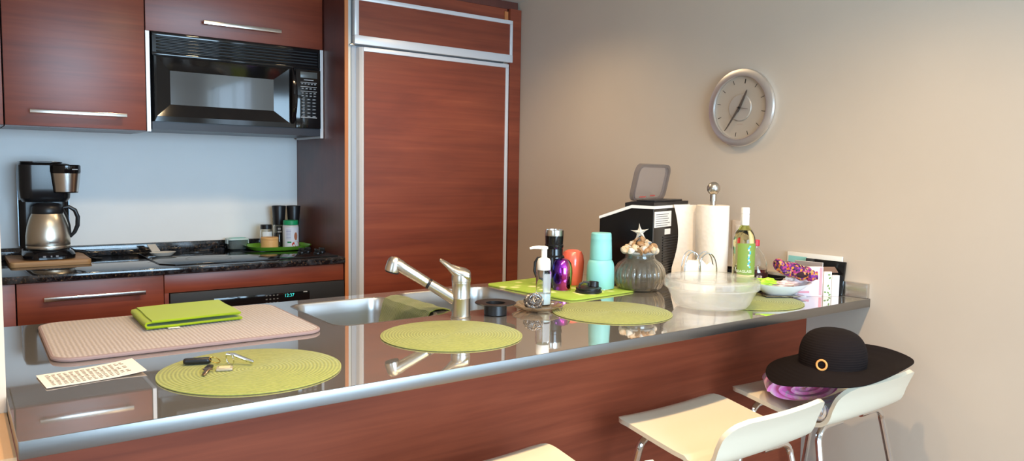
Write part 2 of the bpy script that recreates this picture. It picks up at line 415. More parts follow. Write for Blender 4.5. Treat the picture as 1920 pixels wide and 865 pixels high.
for r in range(3):
    for k in range(4):
        part('button', G().box(vx(-1.53+.018*k)-.004, vx(-1.53+.018*k)+.004, -.0068, -.0055, .548-.018*r-.0025, .548-.018*r+.0025), mat('dim_print', srgb(110, 112, 112), .5), ds)
dd = part('door', G().box(vx(-1.965), vx(-1.126), -.004, .03, .0, .430, .002), BLACK_G, OV)
g = G().box(vx(-1.85), vx(-1.24), -.05, -.035, .375, .395, .004).box(vx(-1.83), vx(-1.81), -.037, -.003, .378, .392).box(vx(-1.28), vx(-1.26), -.037, -.003, .378, .392)
part('handle', g, BLACK_S, dd)

GRAN = mat('black_granite', (.02, .02, .02, 1), .10, coat=.5, coatr=.03)
v = coords(GRAN, (1, 1, 1))
n1 = noise(GRAN, v, 95, 5, .65); n2 = noise(GRAN, v, 16, 4, .6, .8)
c1 = ramp(GRAN, n1, [(.38, (.004, .004, .005, 1)), (.56, (.012, .012, .014, 1)), (.66, srgb(92, 70, 50)), (.74, srgb(150, 128, 104))])
c2 = ramp(GRAN, n2, [(.45, (0, 0, 0, 1)), (.75, srgb(60, 66, 74))])
setcol(GRAN, mixc(GRAN, 1.0, c1, c2, 'ADD'))
GR = thing('granite_worktop', 'dark speckled granite worktop along the back wall with low upstand', 'worktop', (-1.895, 2.5, .884))
gx = lambda x: x+1.895
part('slab', G().box(gx(-2.669), gx(-1.1215), -.324, .350, 0, .030, .003), GRAN, GR)
part('backsplash', G().box(gx(-2.648), gx(-1.1215), .330, .350, .0305, .085, .002), GRAN, GR)
part('side_splash', G().box(gx(-2.669), gx(-2.648), -.20, .350, .0305, .082, .002), GRAN, GR)

CT = thing('cooktop', 'black glass cooktop set into the granite between spoon rest and wood panel', 'cooktop', (-1.56, 2.50, .9142))
cxx = lambda x: x+1.56
pts = [(cxx(-1.985), -.20), (cxx(-1.93), -.272), (cxx(-1.14), -.272), (cxx(-1.14), .29), (cxx(-1.985), .29)]
part('glass', G().prism(pts, 0, .007, .002), BLACK_G, CT)
RING = mat('burner_ring', srgb(70, 72, 74), .25)
for bx, by, r in ((-1.74, -.10, .105), (-1.72, .16, .075), (-1.40, .17, .10), (-1.42, -.12, .075)):
    part('burner_ring', G().lathe([(r, 0.0071), (r, .0076), (r-.003, .0076), (r-.003, .0071)], 56, (cxx(bx), by, 0), wrap=True), RING, CT)
for kx, ky in ((-1.252, -.055), (-1.205, -.025), (-1.195, -.135), (-1.150, -.085)):
    k = part('knob', G().lathe([(.021, .007), (.021, .011), (.017, .013), (.016, .014)], 24, (cxx(kx), ky, 0)), BLACK_S, CT)
    part('grip', G().box(-.004, .004, -.018, .018, .0138, .031, .002, 2, T(cxx(kx), ky, 0) @ RZ(.5)), mat('knob_grip', srgb(40, 42, 44), .2, coat=.5), k)

# ------------------------------------------------------------------ bar
BB = thing('bar_counter', 'reddish wood front panel and base carrying the long steel bar top', 'counter', (-1.335, .6, 0))
bx_ = lambda x: x+1.335
part('front_panel', G().box(bx_(-2.668), bx_(-.002), -.345, -.32, 0, .883), CHERRY_BAR, BB)
part('rear_panel', G().box(bx_(-2.668), bx_(-.002), .40, .42, .1, .883), CHERRY, BB)
part('end_panel', G().box(bx_(-2.668), bx_(-2.648), -.32, .40, .1, .883), CHERRY_V, BB)
part('end_panel', G().box(bx_(-.022), bx_(-.002), -.32, .40, .1, .883), CHERRY_V, BB)
part('end_post', G().box(bx_(-2.80), bx_(-2.6705), -.58, -.301, 0, .883), mat('tan_post', srgb(190, 146, 104), .6), BB)
part('plinth', G().box(bx_(-2.64), bx_(-.03), .34, .36, 0, .0995), BLACK_S, BB)
BT = thing('steel_bar_top', 'long polished stainless steel bar top with built-in double sink', 'worktop', (-1.335, .53, .884))
tx = lambda x: x+1.335
ty = lambda y: y-.53
L1 = rrect(tx(-1.862), tx(-1.517), ty(.575), ty(.985), .055)
L2 = rrect(tx(-1.470), tx(-1.065), ty(.585), ty(1.005), .06)
top = part('top', G().flat([(tx(-2.669), ty(.001)), (tx(-.001), ty(.001)), (tx(-.001), ty(1.059)), (tx(-2.669), ty(1.059))], [L1, L2], .026, .030), STEEL_TOP, BT)
EDGEM = steel('steel_front_edge', (.28, .275, .27, 1), .34)
part('front_edge', G().box(tx(-2.669), tx(-.001), ty(-.001), ty(.004), -.001, .0300, .0012).box(tx(-2.6695), tx(-2.664), ty(.002), ty(1.057), 0, .0295, .001), EDGEM, BT)
part('substrate', G().box(tx(-2.66), tx(-.001), ty(.006), ty(.555), .004, .0255).box(tx(-2.66), tx(-1.885), ty(.555), ty(1.057), .004, .0255).box(tx(-1.04), tx(-.001), ty(.555), ty(1.057), .004, .0255), mat('substrate_grey', srgb(120, 120, 122), .7), BT)
part('upstand', G().box(tx(-.020), tx(-.001), ty(.004), ty(1.058), .0302, .085, .002), STEEL, BT, 'low steel upstand against the wall')
def bowl(x0, x1, y0, y1, r, dep):
    lo = []
    for ins, z in ((-.006, .0303), (-.002, .0308), (.003, .0285), (.006, .020), (.008, -.02), (.012, -dep+.04), (.022, -dep+.012), (.045, -dep)):
        lo.append([(x, y, z) for x, y in rrect(x0+ins, x1-ins, y0+ins, y1-ins, max(r-ins*.3, .03))])
    return G().loft(lo, False, True)
b1 = part('sink_bowl', bowl(tx(-1.862), tx(-1.517), ty(.575), ty(.985), .055, .16), STEEL_BOWL, BT)
b2 = part('sink_bowl', bowl(tx(-1.470), tx(-1.065), ty(.585), ty(1.005), .06, .16), STEEL_BOWL, BT)
for b, cx, cy in ((b1, -1.69, .78), (b2, -1.27, .79)):
    part('drain', G().lathe([(.045, -.160), (.045, -.157), (.035, -.156), (.012, -.159)], 28, (tx(cx), ty(cy), 0)), CHROME, b)

ZC = .9142
# faucet
FA = thing('faucet', 'brushed nickel single-lever faucet with pull-out spray arm by the sink', 'faucet', (-1.492, .502, ZC))
part('body', G().lathe([(.031, 0), (.032, .004), (.0285, .006), (.0285, .060), (.029, .0615), (.0282, .063), (.0282, .106), (.0288, .108), (.0288, .112)], 36), NICKEL, FA)
rt = Vector((-.80, .60, 0))
hd = Matrix.Rotation(math.atan2(.60, -.80), 4, 'Z')  # local +X -> over the left bowl
lo = []
for x, z, ry, rz in ((-.029, .128, .012, .012), (-.026, .130, .025, .017), (-.012, .134, .029, .021), (.006, .137, .0285, .022), (.020, .143, .025, .020), (.032, .152, .020, .0145), (.044, .163, .0165, .0105), (.056, .172, .014, .008), (.064, .177, .010, .0055), (.067, .178, .005, .003)):
    lo.append([(x, ry*math.cos(2*PI*k/20), z+rz*math.sin(2*PI*k/20)) for k in range(20)])
h = G().lathe([(.0295, .1125), (.0302, .118), (.0298, .130), (.027, .142), (.020, .150), (.006, .153)], 32)
h.loft(lo, M=hd)
part('lever_handle', h, NICKEL, FA)
S0 = Vector((0, 0, .045)); S1 = S0+rt*.198+Vector((0, 0, .118))
D = (S1-S0)
q = lambda t_: tuple(S0+D*t_)
sp = part('spout', G().tube([q(.09), q(.13), q(.48)], [.0185, .0185, .0165], 20), NICKEL, FA)
part('collar', G().tube([q(.482), q(.515)], .0168, 20), BLACK_S, sp)
hn = part('spray_hose_handle', G().tube([q(.517), q(.53), q(.9), q(.96), q(1.0)], [.0150, .0162, .0178, .020, .019], 20), NICKEL, sp)
hx = S1+rt*.008+Vector((0, 0, .004))
lo = []
axis = (Vector((0, 0, -1))+rt*.25).normalized()
side = axis.cross(Vector((0, 1, 0))).normalized(); s2 = axis.cross(side)
for d, r in ((-.019, .006), (-.017, .014), (-.010, .020), (0, .0225), (.020, .024), (.026, .0235)):
    c = hx+axis*d
    lo.append([tuple(c+(side*math.cos(2*PI*k/24)+s2*math.sin(2*PI*k/24))*r) for k in range(24)])
part('spray_head', G().loft(lo), NICKEL, sp)
lo = []
for d, r in ((.0262, .0215), (.031, .0205), (.032, .012)):
    c = hx+axis*d
    lo.append([tuple(c+(side*math.cos(2*PI*k/24)+s2*math.sin(2*PI*k/24))*r) for k in range(24)])
part('nozzle', G().loft(lo), BLACK_S, sp)

# cloth over the divider
CLG = mat('olive_ribbed_cloth', srgb(96, 108, 34), .9, sheen=.3)
v = coords(CLG, (1, 1, 1))
nt, N, L, p = nodes(CLG)
wv = N.new('ShaderNodeTexWave'); wv.bands_direction = 'Y'; wv.inputs['Scale'].default_value = 55; wv.inputs['Distortion'].default_value = 1.5
L.new(v, wv.inputs['Vector'])
setcol(CLG, ramp(CLG, wv.outputs['Fac'], [(.2, srgb(58, 66, 20)), (.8, srgb(112, 122, 42))])); bump(CLG, wv.outputs['Fac'], .6, .003)
prof = [(-.080, -.12), (-.066, -.06), (-.055, -.02), (-.049, .012), (-.039, .031), (-.016, .0385), (.010, .0385), (.036, .032), (.046, .012), (.052, -.02), (.056, -.05)]
def drape(u, v_):
    k = u*(len(prof)-1); i = min(int(k), len(prof)-2); f = k-i
    x = prof[i][0]*(1-f)+prof[i+1][0]*f; z = prof[i][1]*(1-f)+prof[i+1][1]*f
    return (x+.002*math.sin(v_*14+u*3), -.155+.31*v_, z+.001*math.sin(v_*22))
tag(part('draped_cloth', G().sheet(lambda a, b: tuple(Vector(drape(a, b))+Vector((-1.4935, .78, .8855))), 40, 30, .003), CLG), 'olive green ribbed cloth draped over the divider between the sink bowls', 'cloth')

# ------------------------------------------------------------------ placemats
PM = mat('woven_green_placemat', srgb(150, 160, 58), .8, sheen=.2)
v = coords(PM, (1, 1, 1)); nt, N, L, p = nodes(PM)
wv = N.new('ShaderNodeTexWave'); wv.wave_type = 'RINGS'; wv.rings_direction = 'Z'; wv.inputs['Scale'].default_value = 38; wv.inputs['Distortion'].default_value = .25
L.new(v, wv.inputs['Vector'])
nz = noise(PM, coords(PM, (1, 1, 1)), 140, 3)
c = ramp(PM, wv.outputs['Fac'], [(.1, srgb(114, 122, 40)), (.7, srgb(148, 152, 66))])
setcol(PM, mixc(PM, .35, c, ramp(PM, nz, [(.3, srgb(104, 116, 32)), (.7, srgb(164, 164, 78))])))
bump(PM, wv.outputs['Fac'], .5, .002)
def placemat(x, y, r, label):
    pr = [(0, 0), (r-.002, 0), (r, .0012), (r, .0028), (r-.003, .004), (0, .004)]
    o = part('placemat', G().lathe(pr, 96, cap0=False, cap1=False), PM); o.location = (x, y, ZC)
    return tag(o, label, 'placemat', 'round green placemats on the bar')
placemat(-2.217, .236, .195, 'round green woven placemat under the bunch of keys')
placemat(-1.650, .302, .194, 'round green woven placemat in front of the faucet, nothing on it')
placemat(-1.030, .314, .194, 'round green woven placemat in front of the teal tumblers and glass jar')
placemat(-.452, .215, .194, 'round green woven placemat half hidden behind the plastic bowl')

# ------------------------------------------------------------------ drying mat, towel, slip
DM = mat('taupe_drying_mat', srgb(176, 152, 140), .95, sheen=.3)
v = coords(DM, (1, 1, 1)); nt, N, L, p = nodes(DM)
wv = N.new('ShaderNodeTexWave'); wv.bands_direction = 'X'; wv.inputs['Scale'].default_value = 30; wv.inputs['Distortion'].default_value = 1.6; wv.inputs['Detail'].default_value = 2; wv.inputs['Detail Scale'].default_value = 2.0
L.new(v, wv.inputs['Vector'])
setcol(DM, ramp(DM, wv.outputs['Fac'], [(.0, srgb(146, 132, 126)), (.5, srgb(160, 146, 140)), (1, srgb(168, 154, 148))])); bump(DM, wv.outputs['Fac'], .5, .003)
dm = thing('drying_mat', 'large taupe ribbed dish drying mat left of the sink', 'drying mat', (-2.245, .762, ZC), math.radians(-1))
part('pad', G().prism(rrect(-.318, .318, -.238, .238, .05), .0, .011, .004), DM, dm)
loop = rrect(-.319, .319, -.239, .239, .05)
part('piping', G().tube([(x, y, .0055) for x, y in loop], .0052, 8, True), mat('mat_piping', srgb(140, 122, 124), .9), dm, 'darker sewn edge')

TW = mat('lime_towel', srgb(142, 164, 12), .92, sheen=.15)
bump(TW, noise(TW, coords(TW, (1, 1, 1)), 900, 2), .25, .001)
tw = thing('folded_towel', 'lime green folded dish towel lying on the taupe drying mat', 'towel', (-2.212, .862, ZC+.0115), math.radians(2))
# accordion folded section in XZ, extruded along Y
lay = []
hw = .128
z = .003
seq = []
for k in range(4):
    xs = (-hw+.004*k, hw-.003*k) if k % 2 == 0 else (hw-.003*(k-1), -hw+.004*k)
    seq += [(xs[0], z), (xs[0]*.3+xs[1]*.7, z), (xs[1], z)]
    s = 1 if k % 2 == 0 else -1
    if k < 3:
        for a in (-45, 0, 45): seq.append((xs[1]+s*.0040*math.cos(math.radians(a)), z+.0041+.0041*math.sin(math.radians(a))))
    z += .0082
def tow(u, v_):
    k = u*(len(seq)-1); i = min(int(k), len(seq)-2); f = k-i
    x = seq[i][0]*(1-f)+seq[i+1][0]*f; zz = seq[i][1]*(1-f)+seq[i+1][1]*f
    y = -.112+.225*v_+.006*(x/hw)*(1-v_)-.010*(1-v_)*(i//6)*.3
    return (x*(1-.02*v_)+.012*v_, y, zz+.0008*math.sin(9*v_+x*40))
part('cloth', G().sheet(tow, len(seq)-1, 14, .0044), TW, tw, sharp=60)
part('care_tag', G().box(-.075, -.045, -.126, -.108, .002, .003), WHITE_P, tw, 'small white tag')
PS = thing('paper_slip', 'small printed paper slip lying on the steel bar at left', 'paper', (-2.51, .388, ZC))
cr = [(-.101, .043), (-.092, -.076), (.098, -.050), (.092, .086)]
def ps(u, v_):
    a = Vector(cr[1]).lerp(Vector(cr[2]), u); b = Vector(cr[0]).lerp(Vector(cr[3]), u); q_ = a.lerp(b, v_)
    return (q_.x, q_.y, .0012+.018*max(0, u-.5)**2*(1-.2*v_)+.004*max(0, .3-u))
part('sheet', G().sheet(ps, 24, 6, .0004), mat('pink_white_paper', srgb(232, 222, 216), .9), PS)
g = G()
for k in range(9):
    vv = .14+.088*k
    for s in range(14):
        u0 = .07+.058*s; u1 = u0+.025+.02*rnd.random()
        if s > 11 and k % 3 == 0: continue
        A = [ps(u0, vv-.02), ps(u1, vv-.02), ps(u1, vv+.02), ps(u0, vv+.02)]
        g.loft([[(x, y, zz+.0006) for x, y, zz in A], [(x, y, zz+.0008) for x, y, zz in A]])
part('printed_lines', g, INK, PS)

# ------------------------------------------------------------------ keys
KY = thing('key_bunch', 'bunch of keys with black fob and clear tag on the placemat', 'keys', (-2.270, .290, ZC+.0045))
def P(x, y, z=0): return (x, y, z)
FOBM = Matrix.Translation((-.037, .048, .004)) @ RZ(math.radians(-20))
part('key_fob', G().prism(rrect(-.030, .030, -.011, .011, .009), -.002, .010, .004, FOBM), BLACK_S, KY, 'black plastic fob')
def ringpts(c, r, n, up):
    n = Vector(n).normalized(); a = n.orthogonal().normalized(); b = n.cross(a)
    return [tuple(Vector(c)+(a*math.cos(2*PI*k/24)+b*math.sin(2*PI*k/24))*r) for k in range(24)]
part('split_ring', G().tube(ringpts((-.004, .030, .009), .012, (.25, -.3, .8), 0), .0011, 8, True), mat('brass', srgb(200, 170, 90), .25, 1.), KY, 'brass coloured ring')
kk = G().prism([(-.006, .002), (-.011, .010), (-.004, .018), (.006, .018), (.011, .010), (.005, .001), (.004, -.028), (.002, -.031), (-.002, -.028), (-.0045, -.026), (-.003, -.021), (-.005, -.017), (-.003, -.012), (-.004, 0)], 0, .002, .0004, T(-.040, -.040, .004) @ RZ(-.48) @ RX(.08))
part('key', kk, mat('key_nickel', srgb(150, 130, 112), .3, 1.), KY, 'nickel key blade')
part('key', G().prism(rrect(-.007, .007, -.014, .014, .005), 0, .005, .001, T(-.026, -.006, .001) @ RZ(-.55)), BLACK_S, KY, 'black key head')
part('key_tag', G().box(-.017, .017, -.014, .014, 0, .0055, .0015, 2, T(.000, -.034, .0005) @ RZ(-.35)), mat('clear_tag', srgb(196, 182, 158), .15, trans=.35), KY, 'clear plastic tag')
part('tag_insert', G().box(-.012, .012, -.009, .009, .0056, .0061, 0, 2, T(.000, -.034, .0005) @ RZ(-.35)), mat('tag_paper', srgb(206, 186, 150), .6), KY, 'beige paper insert')
part('split_ring', G().tube(ringpts((.022, .002, .0135), .013, (.9, .35, .12), 0), .0011, 8, True), CHROME, KY, 'steel ring standing up')
part('steel_whistle', G().tube([(.016, .008, .0245), (.03, .000, .023), (.062, -.027, .008), (.065, -.029, .007)], [.0035, .0042, .0042, .003], 12), CHROME, KY, 'slim steel tube')

# ------------------------------------------------------------------ stopper, dish, wool, soap
o = part('sink_flange', G().lathe([(.030, .036), (.036, .034), (.036, .002), (.033, 0), (.030, 0), (.030, .030)], 40, wrap=True).lathe([(.031, .034), (.036, .032), (.064, .036), (.066, .038), (.064, .040), (.036, .039), (.031, .038)], 40, wrap=True), BLACK_S)
o.location = (-1.372, .487, ZC); tag(o, 'black rubber sink flange ring standing right of the faucet', 'sink part')
SD = mat('amber_clear_glass', srgb(232, 212, 184), .04, trans=.88, ior=1.4)
scal = lambda a, z: 1+.045*math.cos(11*a)*(1 if z > .006 else .3)
o = part('shell_dish', G().lathe([(.035, 0), (.055, .002), (.074, .011), (.084, .017), (.0845, .0195), (.081, .0195), (.070, .0135), (.052, .006), (.0, .005)], 88, rad=scal, cap1=False), SD)
o.location = (-1.205, .480, ZC); tag(o, 'scalloped clear glass dish under the scrubber and soap pump', 'dish')
g = G()
for k in range(46):
    a = Vector((rnd.gauss(0, 1), rnd.gauss(0, 1), rnd.gauss(0, 1))).normalized(); r = .031*rnd.uniform(.55, 1)
    b = a.orthogonal().normalized(); c = a.cross(b); off = a*math.sqrt(max(0, .031**2-r*r))*rnd.choice((1, -1))*.9
    pts = []
    for j in range(14):
        t_ = 2*PI*j/14
        q_ = off+(b*math.cos(t_)+c*math.sin(t_))*r*(1+.08*math.sin(5*t_+k))
        pts.append((q_.x, q_.y, q_.z*.86))
    g.tube(pts, .0017, 5, True)
o = part('steel_scrubber', g, mat('scrubber_steel', (.24, .22, .21, 1), .40, 1.)); o.location = (-1.238, .462, ZC+.0335)
tag(o, 'ball of curly stainless steel scrubber on the glass dish', 'scrubber')
SO = thing('soap_dispenser', 'clear foaming soap pump bottle with white pump and white label', 'soap dispenser', (-1.157, .512, ZC+.0075))
part('bottle', G().lathe([(.0, 0), (.024, 0), (.026, .003), (.026, .108), (.024, .116), (.020, .122), (.0185, .122), (.0225, .115), (.0245, .108), (.0245, .004), (.0, .003)], 36), mat('soap_plastic', (.95, .97, .97, 1), .04, trans=1., ior=1.3), SO)
part('liquid', G().lathe([(.0, .0035), (.0238, .0035), (.0242, .040), (.0, .040)], 32), mat('soap_foam_liquid', srgb(226, 240, 240), .4), SO, 'pale soap left in the bottom')
def lab(u, v_): a = -PI/2-.55+1.0*u-.1; return (.0263*math.cos(a), .0263*math.sin(a), .045+.062*v_)
part('label', G().sheet(lab, 14, 2), mat('faded_label', srgb(206, 214, 222), .5, alpha=.45), SO, 'pale grey see-through label')
pm = part('pump', G().lathe([(.0215, .118), (.0225, .120), (.0225, .148), (.019, .156), (.010, .160), (.010, .188), (.013, .189), (.013, .196), (.004, .199)], 32), WHITE_P, SO, 'white pump head')
part('nozzle', G().tube([(0, 0, .192), (-.015, .010, .194), (-.030, .020, .193), (-.040, .027, .190)], [.007, .006, .0045, .004], 12), WHITE_P, pm)
part('dip_tube', G().tube([(0, 0, .012), (0, 0, .118)], .0022, 8), mat('dip_tube', srgb(220, 224, 226), .3), SO)

# ------------------------------------------------------------------ green patterned mat and tumblers
GM = mat('lime_printed_mat', srgb(156, 190, 80), .85)
v = coords(GM, (1, 1, 1)); nt, N, L, p = nodes(GM)
vo = N.new('ShaderNodeTexVoronoi'); vo.inputs['Scale'].default_value = 17; L.new(v, vo.inputs['Vector'])
setcol(GM, ramp(GM, vo.outputs['Distance'], [(.20, srgb(214, 220, 164)), (.32, srgb(196, 208, 124)), (.40, srgb(154, 182, 72)), (1, srgb(148, 176, 62))]))
gm = thing('cup_drying_mat', 'lime green leaf-patterned mat under the tumblers', 'drying mat', (-.842, .795, ZC), math.radians(6))
part('pad', G().prism(rrect(-.187, .187, -.238, .238, .035), 0, .007, .003), GM, gm)
ZM = ZC+.0072
IR = mat('iridescent_purple', srgb(150, 60, 190), .10, 1.)
nt, N, L, p = nodes(IR)
gmn = N.new('ShaderNodeTexCoord'); sx_ = N.new('ShaderNodeSeparateXYZ'); mp_ = N.new('ShaderNodeMapping'); mp_.inputs['Rotation'].default_value = (0, 0, .64); L.new(gmn.outputs['Object'], mp_.inputs[0]); L.new(mp_.outputs[0], sx_.inputs[0])
ad = N.new('ShaderNodeMath'); ad.operation = 'MULTIPLY_ADD'; ad.inputs[1].default_value = 12; ad.inputs[2].default_value = .5
L.new(sx_.outputs['X'], ad.inputs[0])
setcol(IR, ramp(IR, ad.outputs[0], [(.10, srgb(64, 70, 170)), (.32, srgb(120, 60, 205)), (.52, srgb(206, 70, 210)), (.72, srgb(196, 90, 160)), (.90, srgb(205, 190, 70))]))  # iridescent purple coat, with the right edge's gold reflection painted into the ramp
t_ = thing('purple_cup', 'shiny purple iridescent cup turned upside down on the lime mat', 'cup', (-.897, .722, ZM))
part('body', G().lathe([(.034, 0), (.0345, .002), (.037, .03), (.0395, .065), (.0385, .085), (.034, .104), (.026, .116), (.014, .121), (0, .122)], 40), IR, t_)
part('rim', G().lathe([(.0348, 0), (.0352, .0008), (.0352, .003), (.0346, .0035)], 40), STEEL, t_)
t_ = thing('black_travel_mug', 'tall black travel mug with steel rim and side handle behind the soap', 'mug', (-.868, .806, ZM))
part('body', G().lathe([(.037, 0), (.039, .004), (.042, .05), (.043, .11), (.041, .12), (.036, .126), (.0345, .150), (.036, .153), (.0365, .165), (.0345, .168), (.0358, .197), (.0362, .200)], 40), BLACK_G, t_)
part('steel_rim', G().lathe([(.0362, .2002), (.0366, .203), (.0362, .222), (.034, .224), (.033, .215), (.033, .2002)], 40), STEEL, t_, 'brushed steel rim')
hh = [(-.030, .022, .115), (-.050, .038, .112), (-.058, .044, .095), (-.059, .045, .06), (-.054, .041, .04), (-.032, .024, .03)]
part('handle', G().tube(hh, .0055, 10), BLACK_S, t_)
CORAL = mat('coral_glaze', srgb(228, 104, 82), .25, coat=.7)
o = part('coral_tumbler', G().lathe([(.0, 0), (.036, 0), (.038, .002), (.0415, .03), (.045, .07), (.0455, .095), (.042, .118), (.034, .133), (.020, .140), (0, .1415)], 44), CORAL)
o.location = (-.762, .816, ZM); tag(o, 'coral orange stemless tumbler turned upside down behind the purple cup', 'tumbler')
TEAL = mat('teal_coating', srgb(132, 200, 200), .45)
t_ = thing('teal_tumbler', 'wide teal tumbler standing upside down, lower of the two stacked', 'tumbler', (-.742, .676, ZM))
part('body', G().lathe([(.053, .004), (.0538, .006), (.0535, .06), (.0525, .088), (.049, .103), (.044, .112), (.0405, .1145)], 44), TEAL, t_)
part('rim', G().lathe([(.0515, 0), (.0525, .001), (.0525, .0045), (.0515, .0048)], 44), STEEL, t_, 'bare steel rim')
t_ = thing('teal_cup', 'slimmer teal cup stacked upside down on the wide teal tumbler', 'tumbler', (-.742, .676, ZM+.1148))
part('body', G().lathe([(.0425, 0), (.0432, .002), (.0412, .050), (.0398, .0765), (.0403, .079), (.0398, .082), (.0388, .098), (.036, .1025), (.0, .103)], 44), TEAL, t_)
t_ = thing('cup_cover', 'black screw lid with folded loop lying in front of the teal tumblers', 'lid', (-.842, .632, ZM))
part('cap', G().lathe([(.047, 0), (.050, .002), (.050, .006), (.046, .009), (.045, .012), (.048, .014), (.048, .018), (.040, .021), (.030, .022)], 40), BLACK_S, t_)
part('spout', G().lathe([(.019, .022), (.020, .024), (.018, .042), (.0165, .043), (.015, .036), (.015, .022)], 28, (.018, -.004, 0), RY(.12)), BLACK_S, t_)
part('loop', G().tube([(-.038, .010, .022), (-.040, .004, .034), (-.028, -.006, .042), (-.010, -.010, .040), (-.004, -.004, .026)], .0045, 8), mat('strap_grey', srgb(58, 58, 58), .6), t_)

# ------------------------------------------------------------------ glass jar with shells
JR = thing('glass_jar', 'ribbed clear glass jar with a lid of seashells and a white starfish', 'jar', (-.600, .606, ZC))
rib = lambda a, z: 1+.055*(abs(math.cos(13*a))-.6)*max(0, 1-abs(z-.06)/.075)
out = [(.0, 0), (.066, 0), (.073, .004), (.084, .012), (.097, .035), (.1005, .06), (.097, .084), (.085, .104), (.068, .118), (.059, .126), (.057, .135), (.058, .142)]
inn = [(.0545, .142), (.0535, .126), (.064, .114), (.081, .101), (.092, .083), (.0955, .06), (.092, .036), (.079, .016), (.06, .009), (.0, .008)]
part('jar_body', G().lathe(out+inn, 208, rad=rib), mat('jar_glass', srgb(226, 220, 206), .03, trans=.95, ior=1.45, coat=.5), JR)
lid = part('lid', G().lathe([(.052, .136), (.0535, .138), (.0535, .1435), (.062, .1445), (.064, .148), (.062, .152), (.05, .154), (.0, .155)], 48), mat('lid_glass', srgb(206, 208, 204), .12, trans=.5), JR, 'clear glass lid')
SH1 = mat('shell_cream', srgb(206, 184, 156), .35, coat=.3); SH2 = mat('shell_tan', srgb(160, 122, 84), .4, coat=.3); SH3 = mat('shell_white', srgb(206, 200, 190), .35, coat=.3)
def shell_geo(kind):
    g = G()
    if kind == 0:      # turban spiral
        pts = []; rr = []
        for k in range(30):
            f = k/29; a = f*5.2*PI; r = .0088*(1-f)**.8
            pts.append((r*math.cos(a), r*math.sin(a), .012*f)); rr.append(.0062*(1-f)+.0009)
        g.tube(pts, rr, 8)
    elif kind == 1:    # cone whelk
        g.lathe([(0, -.010), (.004, -.009), (.009, -.001), (.0105, .002), (.0085, .004), (.0078, .0045), (.0065, .007), (.0045, .0085), (.004, .0095), (0, .013)], 16)
    else:              # cockle
        g.lathe([(0, .009), (.005, .0082), (.009, .005), (.011, .0005), (.0105, -.0005), (.0, -.001)], 24, rad=lambda a, z: 1+.06*math.cos(12*a))
    return g
protos = [part('shell', shell_geo(k), m_, lid) for k, m_ in ((0, SH1), (1, SH3), (2, SH2))]
more = [protos[0].data.copy(), protos[1].data.copy(), protos[2].data.copy()]
for me, m_ in zip(more, (SH2, SH1, SH3)): me.materials[0] = m_
meshes = [p_.data for p_ in protos]+more
spots_ = []
for ring, (R_, n_, zz) in enumerate(((.064, 13, .156), (.050, 10, .166), (.033, 8, .180), (.014, 4, .194))):
    for k in range(n_):
        a = 2*PI*k/n_+ring*.4; spots_.append((R_*math.cos(a), R_*math.sin(a), zz+rnd.uniform(-.003, .004)))
for i, s_ in enumerate(spots_):
    if i < 3: o = protos[i]
    else:
        o = protos[0].copy(); o.data = meshes[i % 6]; LC.objects.link(o); o.parent = lid
    o.location = s_; o.rotation_euler = (rnd.uniform(-1.2, 1.2), rnd.uniform(-1.2, 1.2), rnd.uniform(0, 6)); s__ = rnd.uniform(1.05, 1.5); o.scale = (s__, s__, s__)
st = []
for k in range(20):
    a = PI/2+2*PI*k/20; f = (k % 4)
    r = (.037, .021, .0125, .021)[f]; wob = (0, -.30, 0, .30)[f]*.55
    st.append((r*math.cos(a+wob), r*math.sin(a+wob)))
g = G(); b = bmesh.new()
cf = b.verts.new((0, 0, .012)); cb = b.verts.new((0, 0, -.012)); ring = [b.verts.new((x, y, 0)) for x, y in st]
for k in range(20):
    b.faces.new((cf, ring[k], ring[(k+1) % 20])); b.faces.new((cb, ring[(k+1) % 20], ring[k]))
bmesh.ops.subdivide_edges(b, edges=b.edges[:], cuts=1, smooth=.35)
bmesh.ops.recalc_face_normals(b, faces=b.faces)
g._merge(b, T(-.012, -.008, .226) @ RZ(math.radians(-45)) @ RX(PI/2) @ RZ(.10))
part('starfish', g, SH3, lid, 'white starfish standing on top', sharp=60)

# ------------------------------------------------------------------ ice maker
IM = thing('ice_maker', 'black countertop ice maker with white top and raised smoky lid', 'ice maker', (-.49, .64, ZC), math.radians(18))
LB, WB_ = .36, .245      # rear face along local X, sides along local Y; the top falls towards the front (local +Y)
TZ = lambda y: .312 if y < .10 else .312-.050*(y-.10)/(WB_-.10)
prf = [(.004, .014), (.004, .312), (.10, .312), (WB_, TZ(WB_)), (WB_, .014)]
part('body', G().loft([[(x, y, z) for y, z in prf] for x in (0, LB)]), mat('ice_maker_black', (.006, .006, .007, 1), .22, spec=.3), IM)
for fx in (.03, .30):
    for fy in (.03, .19): part('foot', G().box(fx, fx+.03, fy, fy+.03, 0, .0138), BLACK_M, IM)
prt = [(-.002, .3125), (-.002, .324), (.10, .325), (WB_+.003, TZ(WB_)+.012), (WB_+.003, TZ(WB_)+.0005), (.10, .3125)]
part('top_cover', G().loft([[(x, y, z) for y, z in prt] for x in (-.002, LB+.002)]), WHITE_P, IM, 'white top cover')
prd = [(.004, .3245), (.004, .338), (.10, .340), (.132, .333), (.132, .316), (.10, .3255)]
part('lid_frame', G().loft([[(x, y, z) for y, z in prd] for x in (.004, LB-.004)]).box(.03, .31, .012, .095, .338, .346, .003), BLACK_S, IM)
LIDM = mat('smoky_plastic', srgb(150, 136, 132), .06, alpha=.38, coat=.5)
LM = T(.178, .115, .338) @ RX(math.radians(12)) @ RX(PI/2)
ol = rrect(-.160, .160, 0, .158, .040)
il = rrect(-.146, .146, .010, .146, .030)
ld = part('lid', G().prism(il, -.002, .002, 0, LM), LIDM, IM, 'see-through smoky lid standing open')
